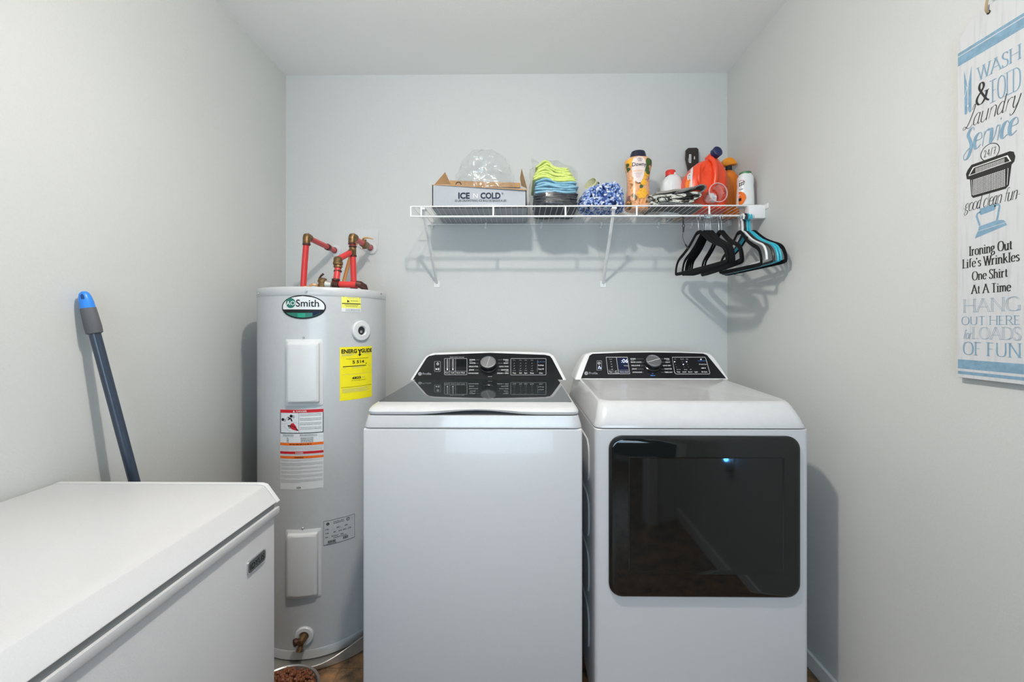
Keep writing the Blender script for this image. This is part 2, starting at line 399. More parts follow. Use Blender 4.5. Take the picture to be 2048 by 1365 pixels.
for v in b.verts:
    if v.co.y < 1.30 and v.co.z < .992:
        s_ = abs(v.co.x + .13) / .20
        if s_ < 1:
            k_ = .5 + .5 * math.cos(PI * s_); v.co.z += .0125 * k_ * (1 if v.co.z < .98 else .6 if v.co.z < .986 else .2); v.co.y += .004 * k_
lidw = link('lid', b, M['whitegloss'], t)
b = NB(); g = [Vector((x, y, wz(y) + .0012)) for x, y in rr_outline(-.457, .1695, 1.357, 1.843, .006)]
loft(b, [[p - Vector((0, 0, .003)) for p in g], g]); link('lid_glass', b, M['lidglass'], lidw)
b = NB(); box(b, WX0 + .02, WX1 - .02, 1.848, 2.04, .93, 1.011); link('console_base', bevel(b, .004), M['whitegloss'], t)
WO = Vector((0, 1.852, 1.0114)); WN = Vector((0, -.112, .120)).normalized()
cp = console(t, [(820, 761), (846, 720), (853, 712), (866, 706.5), (930, 704), (1000, 703.5), (1060, 704.5), (1098, 706.5), (1107, 712), (1111, 718), (1133, 761)],
             [(826, 760), (853, 717), (858, 713), (870, 710.5), (980, 706.5), (1090, 710.5), (1100, 713), (1104, 718), (1126, 760)], WO, WN, .19, 0, 0)
d_, dc, du, dv = dial(t, 977, 733.5, WO, WN, .0345, .030)
a = Art(lambda u, v, h: dc + du * u + dv * v + N_ * h); N_ = WN
a.line('pwhite', [(-.006, -.030), (.006, .030)], .0012); a.emit('pointer_line', d_)
a = printed(WO, WN); a.lift = .0018
# logo and power keys
a.ell('pgrey', 840, 748.8, 3.7, 3.5); a.text('pblack', 'GE', 840, 748.8, 2.6, 4.2, h=.0024); a.text('pgrey', 'Profile', 854, 748.8, 4.6, 17)
a.frame('pgrey', 869, 724, 881, 744, .6, 1.5); a.ell('pwhite', 875.5, 729, 2.4, 2.4); a.ell('black', 875.5, 729, 1.6, 1.6, .0024); a.rect('pwhite', 875.2, 725.8, 875.9, 729, .0026)
a.poly('pwhite', [(871.5, 737), (871.5, 741.5), (875, 739.2)]); a.rect('pwhite', 875.6, 737, 876.4, 741.5); a.rect('pwhite', 877.6, 737, 878.6, 741.5)
a.text('pwhite', 'Adaptive Wash Technology', 914, 715.5, 1.5, 29); a.frame('pgrey', 889, 718, 934, 750.5, .9, 1.5)
a.line('pgrey', [(899.5, 718), (899, 750)], .7); a.line('pgrey', [(911.5, 718), (910.5, 750)], .7); a.line('pgrey', [(888.8, 743.5), (933.5, 743.5)], .6)
for x in (895, 906): a.frame('pwhite', x - 1.2, 720, x + .9, 741, .5, 1); a.ell('pwhite', x - .3, 739.5, 1.3, 1.3)
a.text('pwhite', 'Power', 894, 746.8, 2.2, 7, .01); a.text('pwhite', 'Cold', 905, 746.8, 2.2, 6.5, .01); a.text('pwhite', 'Smart Wash', 921.5, 746.8, 2.2, 17, .01)
a.rect('glass', 911.5, 720, 933, 742, .0019)
for i, (l, r_) in enumerate((('NORMAL', 'TOWELS'), ('WHITES', 'BULKY'), ('DELICATES', 'QUICK WASH'), ('JEANS', 'SANITIZE'), ('DOWNLOADED', 'DRAIN + SPIN'))):
    y = 720.8 + i * 6.75; xl = (939, 939, 938, 938, 937)[i]; ww = len(l) * 2.0
    a.text('pwhite', l, xl, y, 2.3, ww, .012, 'l'); a.line('pgrey', [(xl + ww + 1.5, y), (959 if i in (0, 4) else 957, y)], .35)
    ww = len(r_) * 1.85; a.text('pwhite', r_, 1017, y, 2.3, ww, .012, 'r'); a.line('pgrey', [(996, y), (1015.5 - ww, y)], .35)
a.text('pwhite', 'Active', 939, 723.6, 1.5, 6, align='l'); a.text('pwhite', 'Sheets', 1017, 723.6, 1.5, 6.5, align='r'); a.text('pwhite', 'with Oxi', 1017, 744, 1.5, 7, align='r')
a.frame('pgrey', 1021.5, 718, 1092, 751, .9, 1.5)
for i, x in enumerate((1028.5, 1041, 1051.5, 1064)):
    a.text('pwhite', ('Temp', 'Soil', 'Spin', 'Rinse')[i], x, 747.3, 2.4, (7, 5, 6, 7)[i], .012); a.text('pgrey', ('Hot', 'Heavy', 'Max', 'Deep')[i], x, 721.5, 1.4, 5); a.text('pgrey', ('Cold', 'Light', 'Off', 'Single')[i], x, 742.5, 1.4, 5)
    for k in range(3): a.line('pgrey', [(x - 1.2, 728.5 + k * 5.2), (x + 1.3, 726.8 + k * 5.2)], .45)
a.text('pblue', 'Deep Fill / Rinse', 1082, 724.8, 2.0, 16); a.text('pwhite', 'PreWash', 1082, 731.8, 2.4, 11, .01); a.text('pwhite', 'Deep Fill', 1082, 739.3, 2.4, 11, .01); a.text('pwhite', 'Delay', 1082, 747.3, 2.3, 7, .01)
a.line('pgrey', [(1075.5, 721), (1074.5, 744)], .35)
a.words('pgrey', 976, 984, 754.3, .9, random.Random(2))
a.emit('lettering', cp, {'glass': 'display_window', 'black': 'display_window'})
for x in (WX0 + .06, WX1 - .06):
    for y in (WY0 + .06, WY1 - .06):
        b = NB(); lathe(b, [(.022, 0), (.022, .008), (.01, .01), (.01, .032)], (x, y, 0), (0, 0, 1), 14); link('foot', b, M['dark'], t)

# ================================================================== DRYER
DX0, DX1, DY0, DY1 = .236, .9003, 1.312, 2.00
t = D = thing('clothes_dryer', 'white front-loading clothes dryer with a black glass door and lit display', 'dryer', ((DX0 + DX1) / 2, 1.62, 0))
b = NB(); pr = rr_outline(DX0, DX1, DY0, DY1, .016, 5); loft(b, [[Vector((x, y, z)) for x, y in pr] for z in (.03, .9255)]); link('cabinet', bevel(b, .002, 1), M['white'], t)
# ribbed side stampings
for k in range(4):
    z0 = .14 + k * .19
    b = NB(); o_ = rr_outline(DY0 + .10, DY1 - .08, z0, z0 + .15, .05, 6); loft(b, [[Vector((DX0 + .001, y, z)) for y, z in o_], [Vector((DX0 - .004, y * .97 + .03 * 1.6, z * .97 + .03 * (z0 + .075))) for y, z in o_]]); link('side_stamping', b, M['white'], t)
b = NB(); rings = []
def dz(y): return 1.0035 + (y - 1.36) / .45 * .0175
for i, fr, z in ((0, 0, .9285), (.0, 0, .934), (.005, .004, .945), (.008, .008, .956), (.016, .028, .982), (.023, .044, .9985), (.028, .054, 1.0035), (.036, .064, None), (.05, .080, None)):
    rings.append([Vector((x, y, z if (z and z < .95) else ((z if z else 1.0035 - (.0015 if i > .04 else 0)) + (max(0, y - 1.36) / .45 * .0175) * (1 if (not z or z > .99) else .6)))) for x, y in rr_outline(DX0 + i, DX1 - i, DY0 + fr, 2.00 - i * .3, .03)])
loft(b, rings); link('top_panel', b, M['whitegloss'], t)
DO = Vector((0, 1.812, EYE - .221)); DN = Vector((0, -.108, .110)).normalized()
cp = console(t, [(1150, 760), (1161, 730), (1171, 710), (1183, 705.5), (1240, 703.5), (1300, 703), (1360, 704), (1414, 706), (1424, 711), (1432, 721), (1458, 760)],
             [(1162, 757.5), (1172, 730), (1179, 712), (1185, 708.5), (1240, 706.3), (1300, 705.6), (1360, 706.3), (1406, 708), (1414, 711), (1452, 757.5)], DO, DN, .185, 0, 0)
b = NB(); box(b, DX0 + .03, DX1 - .03, 1.83, 1.99, .95, 1.022); link('console_base', bevel(b, .004), M['whitegloss'], t)
N2 = DN
d_, dc2, du2, dv2 = dial(t, 1304.5, 731, DO, DN, .0325, .030)
a = Art(lambda u, v, h: dc2 + du2 * u + dv2 * v + N2 * h); a.line('pwhite', [(-.028, -.009), (.029, .011)], .002); a.emit('pointer_line', d_)
a = printed(DO, DN); a.lift = .0018
a.ell('pgrey', 1172.5, 747.6, 3.7, 3.5); a.text('pblack', 'GE', 1172.5, 747.6, 2.6, 4.2, h=.0024); a.text('pgrey', 'Profile', 1186.5, 747.6, 4.6, 17)
a.frame('pgrey', 1193.5, 722.5, 1203, 741.5, .6, 1); a.ell('pwhite', 1198, 727.5, 2.6, 2.4); a.ell('black', 1198, 727.5, 1.7, 1.5, .0024)
a.poly('led', [(1196.8, 735), (1200.2, 735), (1198.5, 732)]); a.poly('led', [(1196.4, 735.6), (1196.4, 739), (1199, 737.3)]); a.rect('led', 1200, 735.6, 1200.7, 739); a.rect('led', 1201.4, 735.6, 1202.1, 739)
a.line('pwhite', [(1212, 715.5), (1254.5, 715.5), (1259.5, 748.5), (1216, 748.5)], .9, True); a.line('pwhite', [(1232.5, 715.5), (1237, 748.5)], .6); a.line('pgrey', [(1215.5, 741.5), (1226, 741.5), (1227, 748)], .5); a.line('pgrey', [(1236, 741.5), (1258.5, 741.5)], .5)
a.poly('pnavy', [(1234, 716.5), (1253.8, 716.5), (1258.3, 747.6), (1237.8, 747.6)], .0017)
for k, s_ in enumerate(('75 min', '60', '45', '30', '15')): a.text('pwhite', s_, 1221 + k * .8, 719.5 + k * 5, 1.4, 5.5 if k == 0 else 2.6)
a.text('led', ':06', 1249, 723, 7.2, 13); a.text('pwhite', 'Drying', 1252, 732.5, 1.7, 8, .01)
a.text('pwhite', 'Time', 1221, 745, 2.3, 6.5, .012); a.text('pwhite', 'Add', 1231.4, 743.3, 1.9, 4.2, .01); a.text('pwhite', 'Time', 1231.8, 746.4, 1.9, 6, .01); a.text('pwhite', 'Reduce Static', 1248.3, 745, 2.1, 18, .012)
for i, (l, r_) in enumerate((('NORMAL', 'TOWELS'), ('MIXED LOADS', 'BULKY'), ('DELICATES', 'QUICK DRY'), ('JEANS', 'SANITIZE'), ('DOWNLOADED', 'TIMED DRY'))):
    y = 718.8 + i * 6.75; xl = 1260.5 + i * 1.1; ww = len(l) * 1.9
    a.text('pwhite', l, xl, y, 2.3, ww, .012, 'l'); a.line('pgrey', [(xl + ww + 1.5, y), (1287, y)], .35)
    xr = 1338.5 + i * 1.6; ww = len(r_) * 1.8; a.text('pwhite', r_, xr, y, 2.3, ww, .012, 'r'); a.line('pgrey', [(1322, y), (xr - ww - 1, y)], .3)
a.text('pwhite', 'Active', 1261, 721.5, 1.4, 7, align='l'); a.text('pwhite', 'Sheets', 1339, 721.3, 1.4, 6.5, align='r')
a.line('pwhite', [(1344, 715.5), (1409.5, 715.5), (1411, 717), (1419.5, 747), (1418.5, 749), (1352, 749), (1349, 746)], .7, True)
for i, x in enumerate((1350, 1364, 1374)):
    a.text('pwhite', ('Hot', 'More Dry', 'Max')[i], x, 719.4, 1.4, (3, 7, 4)[i])
    for k in range(3):
        lit = (i, k) in ((0, 0), (1, 1), (2, 0)); a.ell('led' if lit else 'pgrey', x + (.6 if i == 1 else -1) + k * 1.8, 724.6 + k * 5.2, 1.2 if lit else .5, 1.1 if lit else .5)
    a.text('pwhite', ('No Heat', 'Damp', 'Off')[i], x + 7, 740.2, 1.4, (8, 6, 3)[i])
for i, x in enumerate((1356.5, 1368.5, 1380, 1392, 1408.5)): a.text('pwhite', ('Temp', 'Level', 'Sound', 'Light', 'My Cycle')[i], x, 745, 2.4, (7, 7, 8, 7, 11)[i], .012)
a.ell('led', 1401.6, 719.6, 1.3, 1.2); a.text('ledblue', 'Extended Tumble', 1403, 722.6, 1.4, 15); a.text('pwhite', 'Wrinkle Care', 1405, 729.8, 2.2, 15, .01); a.words('pwhite', 1402.5, 1411, 737.3, 1.5, random.Random(5))
a.line('ledblue', [(1304, 748), (1306.5, 748)], .8); a.words('ledblue', 1301, 1310, 752, 1.2, random.Random(2))
a.emit('lettering', cp, {'pnavy': 'display_window', 'black': 'display_window'})
# door
dl = atY(1217, 871, DY0); dr = atY(1598, 1194, DY0)
dx0, dx1, dz1, dz0 = dl.x, dr.x, dl.z, dr.z
b = NB(); o1 = rr_outline(dx0, dx1, dz0, dz1, .042, 8); o2 = rr_outline(dx0 + .006, dx1 - .006, dz0 + .006, dz1 - .006, .038, 8); o3 = rr_outline(dx0 + .012, dx1 - .012, dz0 + .012, dz1 - .012, .034, 8)
loft(b, [[Vector((x, DY0 + .002, z)) for x, z in o1], [Vector((x, DY0 - .006, z)) for x, z in o1], [Vector((x, DY0 - .012, z)) for x, z in o2], [Vector((x, DY0 - .0135, z)) for x, z in o3]])
door = link('door', b, M['glass'], t)
i0 = atY(1257, 915, DY0 - .0135); i1 = atY(1567, 1150, DY0 - .0135)
yb = DY0 - .0135
b = NB(); A_ = rr_outline(i0.x, i1.x, i1.z, i0.z, .004, 3); B_ = rr_outline(i0.x + .003, i1.x - .003, i1.z + .012, i0.z - .003, .004, 3)
loft(b, [[Vector((x, yb - .0002, z)) for x, z in A_], [Vector((x, yb - .0022, z)) for x, z in A_], [Vector((x, yb - .0010, z)) for x, z in B_]]); link('door_window', b, M['glass'], door, ang=8)
for x in (DX0 + .06, DX1 - .06):
    for y in (DY0 + .06, DY1 - .06):
        b = NB(); lathe(b, [(.022, 0), (.022, .008), (.01, .01), (.01, .032)], (x, y, 0), (0, 0, 1), 14); link('foot', b, M['dark'], t)

# ================================================================== NIGHT LIGHT ON THE SIDE WALL (seen mirrored in the dryer door)
nl = (XR, .47, .55)
t = thing('night_light', 'small round white plug-in night light glowing blue, mirrored in the dryer door', 'night light', nl)
b = NB(); lathe(b, [(.030, .0), (.033, .004), (.033, .030), (.028, .038), (0, .040)], nl, (-1, 0, 0), 28); link('housing', b, M['plastic'], t)
b = NB(); lathe(b, [(.010, 0), (.010, .006), (0, .008)], (nl[0] - .030, nl[1] + .012, nl[2] + .028), (-.4, .5, 1), 16); link('blue_lens', b, mat('blue_lens_glow', (.02, .1, .4), .4, emit=(.08, .42, 1.0), estr=70), t)
b = NB(); loft(b, [[Vector((XR - h, y, z)) for y, z in rr_outline(.435, .505, .49, .605, .004, 3)] for h in (.0, .005)]); link('outlet_plate', b, M['plastic'], t)

# ================================================================== WATER HEATER
HX, HY, HR, HZ0, HZ1 = -.839, 1.801, .254, .007, 1.395
H = t = thing('water_heater', 'tall grey-white cylindrical water heater standing in a metal drain pan', 'water heater', (HX, HY, .012))
b = NB(); lathe(b, [(0, HZ0), (HR - .004, HZ0), (HR - .004, HZ1 - .01), (0, HZ1 - .01)], (HX, HY, 0), (0, 0, 1), 96); link('tank_jacket', b, M['heater'], t)
b = NB(); lathe(b, [(HR - .02, HZ1 - .034), (HR - .0035, HZ1 - .034), (HR - .002, HZ1 - .031), (HR - .002, HZ1 - .006), (HR - .006, HZ1), (0, HZ1 + .001)], (HX, HY, 0), (0, 0, 1), 96); link('top_cap', b, M['heater'], t)
b = NB(); lathe(b, [(HR - .02, HZ0), (HR - .001, HZ0), (HR - .001, HZ0 + .028), (HR - .003, HZ0 + .032), (HR - .02, HZ0 + .032)], (HX, HY, 0), (0, 0, 1), 96); link('bottom_band', b, M['heater'], t)
def cyl(u, z, h): th = u / HR; r = HR - .004 + h; return Vector((HX + r * math.sin(th), HY - r * math.cos(th), z))
def cylhit(px, py):
    d = ray(px, py); ox, oy = -HX, -HY; r = HR - .004
    A = d.x ** 2 + d.y ** 2; B = 2 * (ox * d.x + oy * d.y); Cc = ox * ox + oy * oy - r * r
    s = (-B - math.sqrt(max(0, B * B - 4 * A * Cc))) / (2 * A); p = EYEV + d * s
    return HR * math.atan2(p.x - HX, -(p.y - HY)), p.z
def cbox(px0, px1, py0, py1):
    pm = (py0 + py1) / 2; xm = (px0 + px1) / 2
    return cylhit(px0, pm)[0], cylhit(px1, pm)[0], cylhit(xm, py1)[1], cylhit(xm, py0)[1]
# cap screws
for px, py in ((614, 583), (759, 588), (520.5, 588)):
    u, z = cylhit(px, py); c = cyl(u, z, .007); b = NB(); lathe(b, [(.0035, -.002), (.0035, .0015), (.002, .003), (0, .003)], c, cyl(u, z, 1) - cyl(u, z, 0), 10); link('screw', b, M['chrome'], t)
# two element covers
def cover(px0, px1, py0, py1):
    u0, u1, z0, z1 = cbox(px0, px1, py0, py1); b = NB(); rings = []
    for i, h in ((0, .0), (0, .003), (.010, .006), (.014, .016), (.019, .019), (.024, .0195)):
        o = rr_outline(u0 + i, u1 - i, z0 + i, z1 - i, .006, 3)
        pts = []
        for k, (u, z) in enumerate(o):
            nu, nz = o[(k + 1) % len(o)]; n = 6 if abs(nu - u) > .02 else 1
            for q in range(n): pts.append(cyl(u + (nu - u) * q / n, z + (nz - z) * q / n, h))
        rings.append(pts)
    vr = [[b.verts.new(p) for p in r] for r in rings]; n = len(vr[0])
    for A_, B_ in zip(vr, vr[1:]):
        for i in range(n): b.faces.new((A_[i], A_[(i + 1) % n], B_[(i + 1) % n], B_[i]))
    N6 = 10; ui0, ui1, zi0, zi1 = u0 + .024, u1 - .024, z0 + .024, z1 - .024
    f = b.faces.new(vr[-1]); 
    bmesh.ops.triangulate(b, faces=[f])
    o = link('element_cover', b, M['plastic'], t, ang=25)
    uc = (u0 + u1) / 2; c = cyl(uc, z1 + .006, .001)
    b = NB(); lathe(b, [(.004, 0), (.004, .003), (.002, .005), (0, .005)], c, cyl(uc, z1, 1) - cyl(uc, z1, 0), 10); link('screw', b, M['chrome'], t)
    for k in (u0 + .006, u1 - .006):
        pass
cover(572, 646, 679, 812); cover(572, 643, 1060, 1197)
# relief port ring
def port(px, py, r, hole, name):
    u, z = cylhit(px, py); c = cyl(u, z, 0); n = (cyl(u, z, 1) - c).normalized()
    b = NB(); lathe(b, [(r, -.004), (r, .006), (r * .93, .009), (hole * 1.25, .010), (hole, .007), (hole, -.002)], c, n, 32, False); o = link(name, b, M['plastic'], t)
    b = NB(); lathe(b, [(hole * 1.02, .0015), (hole * .5, .0010), (0, .0012)], c, n, 24, False); link('port_recess', b, M['dark'], o)
    return c, n
c, n = port(721.5, 662, .040, .0165, 'port_ring')
b = NB(); lathe(b, [(.006, 0), (.006, .006), (0, .006)], c + n * .002 + Vector((-.003, 0, -.004)), n, 8); link('port_plug', b, M['chrome'], t)
c, n = port(609, 1271.5, .0335, .016, 'drain_ring')
# drain valve
b = NB(); lathe(b, [(.0145, -.002), (.0145, .02), (.0125, .03), (.010, .042), (0, .043)], c, n, 18); dv_ = link('drain_valve', b, M['brass'], t)
sp = c + n * .026; dn = (Vector((-.15, 0, -1)) + n * .55).normalized()
b = NB(); lathe(b, [(.009, 0), (.009, .022), (.0115, .024), (.0115, .034), (.008, .035), (.007, .028)], sp, dn, 16, False); link('spout', b, M['brass'], dv_)
sd = (Vector((-1, 0, .05)) + n * .9).normalized()
b = NB(); lathe(b, [(.010, 0), (.010, .018), (.0125, .020), (.0125, .030), (.005, .032), (0, .031)], c + n * .02, sd, 14); link('valve_stem', b, M['bronze'], dv_)

def label(name, px0, px1, py0, py1, m, thick=.0006, r=0):
    u0, u1, z0, z1 = cbox(px0, px1, py0, py1)
    b = NB(); n = 14
    if r is None:
        uc, zc, ru, rz = (u0 + u1) / 2, (z0 + z1) / 2, (u1 - u0) / 2, (z1 - z0) / 2
        tmp = Art(cyl, 1, (.008, None)); tmp.ell('x', uc, zc, ru, rz, thick + .0006, 48); b.free(); b = tmp.d['x']
    else:
        for k in range(n):
            a_, c_ = u0 + (u1 - u0) * k / n, u0 + (u1 - u0) * (k + 1) / n
            b.faces.new([b.verts.new(cyl(*q, thick)) for q in ((a_, z0), (c_, z0), (c_, z1), (a_, z1))])
        bmesh.ops.remove_doubles(b, verts=b.verts[:], dist=1e-5)
    o = link(name, b, m, t, False); a = Art(cyl, 1, (.008, None)); a.lift = thick + .0005; return o, a, u0, u1, z0, z1
def curverect(a, m, u0, v0, u1, v1, h=None): a.rect(m, u0, v0, u1, v1, h, nu=10)
# energy guide
rnd = random.Random(3)
o, a, u0, u1, z0, z1 = label('energy_label', 679.5, 743.5, 694, 799, M['pyellow'])
W_, H_ = u1 - u0, z1 - z0
U = lambda f: u0 + W_ * f
Z = lambda f: z1 - H_ * f
for seg in (('ENERG', .24), ('GUIDE', .78)): a.text('pblack', seg[0], U(seg[1]) + (W_ * .015), Z(.078), H_ * .072, W_ * (.43 if seg[0] == 'ENERG' else .38), .035)
a.line('pblack', [(U(.51), Z(.05)), (U(.56), Z(.085)), (U(.61), Z(.05))], .006); a.line('pblack', [(U(.56), Z(.085)), (U(.56), Z(.155))], .006); a.poly('pblack', [(U(.50), Z(.145)), (U(.62), Z(.145)), (U(.56), Z(.185))])
for k in range(3): a.words('pgrey', U(.05), U(.45 - .08 * k), Z(.135 + .014 * k), .0012, rnd)
a.words('pgrey', U(.64), U(.95), Z(.14), .0012, rnd); a.words('pblack', U(.16), U(.86), Z(.225), .0015, rnd)
a.text('pblack', 'S 514', U(.52), Z(.287), H_ * .055, W_ * .36, .02)
a.line('pblack', [(U(.08), Z(.365)), (U(.77), Z(.365))], .0028); a.poly('pblack', [(U(.75), Z(.32)), (U(.80), Z(.32)), (U(.775), Z(.345))])
a.words('pgrey', U(.08), U(.16), Z(.39), .0016, rnd); a.words('pgrey', U(.33), U(.7), Z(.39), .0016, rnd); a.words('pgrey', U(.86), U(.94), Z(.375), .0014, rnd)
a.line('pgrey', [(U(.05), Z(.515)), (U(.97), Z(.515))], .0006)
a.text('pblack', '4825', U(.46), Z(.59), H_ * .042, W_ * .27, .03); a.words('pgrey', U(.64), U(.72), Z(.59), .0016, rnd); a.words('pblack', U(.31), U(.76), Z(.64), .0012, rnd)
a.words('pblack', U(.03), U(.98), Z(.755), .0013, rnd)
for k in range(5): a.words('pgrey', U(.06), U(.92), Z(.785 + .017 * k), .0011, rnd, U(.92 - .1 * (k % 3)))
a.emit('lettering', o)
# pale certificate label
o, a, u0, u1, z0, z1 = label('inspection_label', 683, 721.5, 591.5, 624.5, M['ppale']); W_, H_ = u1 - u0, z1 - z0
for k in range(2): a.words('pgrey', U(.25), U(.82), Z(.09 + k * .06), .0011, rnd)
a.ell('pblack', U(.09), Z(.08), .0016, .0016); a.ell('pblack', U(.93), Z(.12), .0016, .0016); a.poly('pblack', [(U(.27), Z(.27)), (U(.27), Z(.43)), (U(.40), Z(.37))]); a.words('pblack', U(.45), U(.83), Z(.32), .0018, rnd)
a.rect('pblack', U(.02), Z(.52), U(.98), Z(.47)); a.words('pblack', U(.15), U(.85), Z(.58), .0016, rnd); a.words('pblack', U(.2), U(.8), Z(.67), .0014, rnd)
a.rect('plabel', U(0), Z(.77), U(1), Z(1.0)); 
for k in range(34): a.rect('pgrey', U(.2 + .0225 * k), Z(.96), U(.2 + .0225 * k + rnd.choice((.008, .015))), Z(.80), .0016)
a.emit('lettering', o)
# maker oval
o, a, u0, u1, z0, z1 = label('maker_badge', 564.5, 652, 590.5, 638.5, M['pblack'], .0012, None); W_, H_ = u1 - u0, z1 - z0; uc, zc = U(.5), Z(.5)
def cell(m, ru, rz, a0, a1, cut0, cut1, h):
    P = [(uc + ru * math.cos(R(q)), zc + rz * math.sin(R(q))) for q in range(0, 360, 5)]
    P = [(p, q) for p, q in P]; 
    out = []
    for p, q in P: out.append((p, min(max(q, zc + cut0), zc + cut1)))
    a.poly(m, out, h)
rx, rz_ = W_ * .47, H_ * .455
def slab(m, v0, v1, h, k=1.0, x0=-1, x1=1):
    vs_ = [v0 + (v1 - v0) * i / 12 for i in range(13)]
    hw = lambda v: rx * k * math.sqrt(max(0, 1 - (v / (rz_ * k)) ** 2))
    L = [(uc - hw(v), zc + v) for v in vs_]; R_ = [(uc + hw(v), zc + v) for v in vs_][::-1]
    P = clip(clip(L + R_, 0, uc + x0 * rx, 1), 0, uc + x1 * rx, -1); a.poly(m, P, h)
slab('plabel', -.10 * H_, rz_, .0026); slab('pgreen', -rz_ * .98, -.24 * H_, .0028, .97); slab('pgreen2', -rz_ * .96, -.26 * H_, .0030, .95, -.25, .12); slab('pnavy', -rz_ * .9, -.17 * H_, .0030, .95, .45, 1)
a.ell('pgreen', U(.225), Z(.335), .0185, .0185, .0032); a.text('plabel', 'AO', U(.225), Z(.335), .0155, .034, .01, h=.0036); a.text('pblack', 'Smith', U(.60), Z(.335), .026, W_ * .50, .012, h=.0034); a.ell('pblack', U(.865), Z(.44), .001, .001, .0034)
a.emit('lettering', o)
# long warning label
o, a, u0, u1, z0, z1 = label('warning_label', 561, 647, 819, 979.5, M['plabel']); W_, H_ = u1 - u0, z1 - z0
cr = lambda m, f0, g0, f1, g1, h=None: curverect(a, m, U(f0), Z(g1), U(f1), Z(g0), h)
cr('pred', .0, .005, 1, .045); a.text('plabel', 'DANGER', U(.52), Z(.026), .0055, W_ * .24, .02, h=.0016); a.poly('plabel', [(U(.32), Z(.038)), (U(.37), Z(.038)), (U(.345), Z(.014))], .0016)
for f0, g0, f1, g1 in ((0, .045, .015, .30), (.985, .045, 1, .30), (0, .293, 1, .302), (.455, .045, .46, .295)): cr('pblack', f0, g0, f1, g1)
for k in range(12):
    if k % 3 != 2: a.words('pblack', U(.485), U(.96), Z(.062 + .0185 * k), .0012, rnd)
# tap and scalded hand drawing
for f, g in ((.07, .13), (.28, .085)): a.ell('pblack', U(f), Z(g), .006, .0055); a.ell('pgrey', U(f + .055), Z(g + .008), .0045, .006)
a.ell('pblack', U(.21), Z(.115), .006, .006); a.ell('plabel', U(.2), Z(.115), .0025, .004, .0016); a.line('pblack', [(U(.21), Z(.115)), (U(.27), Z(.115)), (U(.30), Z(.15))], .005)
a.poly('pred', [(U(.25), Z(.22)), (U(.27), Z(.18)), (U(.33), Z(.17)), (U(.40), Z(.215)), (U(.43), Z(.27)), (U(.30), Z(.25))]); a.line('pblack', [(U(.20), Z(.21)), (U(.28), Z(.20)), (U(.36), Z(.22)), (U(.44), Z(.265))], .004)
for k in range(4): a.line('pblack', [(U(.19 + .01 * k), Z(.20 + .012 * k)), (U(.30), Z(.205 + .01 * k))], .0018)
a.line('pgrey', [(U(.02), Z(.19)), (U(.3), Z(.16)), (U(.45), Z(.17))], .0007); a.line('pgrey', [(U(.28), Z(.29)), (U(.09), Z(.21)), (U(.14), Z(.18))], .0009)
for k in range(2): a.words('pblack', U(.07), U(.34), Z(.318 + .014 * k), .0014, rnd); a.words('pblack', U(.48), U(.86), Z(.318 + .014 * k), .0014, rnd)
cr('pgrey', .0, .345, 1, .3465)
for k in range(5): a.words('pblack', U(.17), U(.22), Z(.357 + .013 * k), .0014, rnd); a.words('pblack', U(.5), U(.78), Z(.357 + .013 * k), .0014, rnd)
cr('porange', 0, .418, 1, .452); a.words('pblack', U(.24), U(.74), Z(.436), .0026, rnd, h=.0016)
for k in range(4): a.words('pgrey', U(.02), U(.99), Z(.466 + .0145 * k), .0012, rnd)
cr('pred', 0, .525, 1, .557); a.text('plabel', 'DANGER', U(.47), Z(.542), .005, W_ * .18, .02, h=.0016); a.words('pgrey', U(.02), U(.99), Z(.57), .0012, rnd)
cr('porange', 0, .583, 1, .615); a.text('pblack', 'WARNING', U(.46), Z(.60), .0045, W_ * .2, .02, h=.0016)
v = .635
for blk in (2, 4, 3, 3, 4, 4):
    for k in range(blk): a.words('pgrey', U(.02), U(.98), Z(v), .0011, rnd, U(.98 if k < blk - 1 else .5)); v += .0115
    v += .012
a.text('pblack', 'CSA', U(.46), Z(.975), .0055, W_ * .1, .02); a.emit('lettering', o)
# rating plate printed on the jacket
o, a, u0, u1, z0, z1 = label('rating_plate', 647, 709, 1037, 1085, M['heater']); W_, H_ = u1 - u0, z1 - z0
for f0, g0, f1, g1 in ((0, 0, 1, .012), (0, .988, 1, 1), (0, 0, .008, 1), (.992, 0, 1, 1)): curverect(a, 'pblack', U(f0), Z(g1), U(f1), Z(g0))
a.ell('pblack', U(.13), Z(.14), .0055, .0055); a.ell('pblack', U(.77), Z(.13), .0065, .0065); a.ell('heater', U(.77), Z(.13), .0045, .0045, .0016); a.text('pblack', 'UL', U(.77), Z(.13), .004, .006, .02, h=.002); a.text('heater', 'C', U(.13), Z(.14), .005, .004, .02, h=.002)
for k in range(2): a.words('pblack', U(.3), U(.64), Z(.1 + .06 * k), .0018, rnd); a.words('pgrey', U(.86), U(.95), Z(.13 + .06 * k), .0014, rnd)
for g, xs in ((.36, (.05, .4, .66)), (.52, (.05, .3, .46, .6, .76)), (.68, (.05, .24, .36, .52))):
    a.line('pgrey', [(U(.04), Z(g + .04)), (U(.96), Z(g + .04))], .0005)
    for x in xs: a.words('pblack', U(x), U(x + .11), Z(g), .0022, rnd); a.words('pgrey', U(x), U(x + .12), Z(g - .05), .0013, rnd)
a.words('pblack', U(.3), U(.72), Z(.76), .002, rnd)
for f0, f1, g0, g1 in ((.13, .38, .83, .94), (.6, .78, .80, .92)):
    for k in range(16): a.rect('pblack', U(f0 + (f1 - f0) * k / 16), Z(g1), U(f0 + (f1 - f0) * (k + rnd.uniform(.4, .8)) / 16), Z(g0))
a.words('pblack', U(.08), U(.4), Z(.965), .0015, rnd); a.emit('lettering', o)

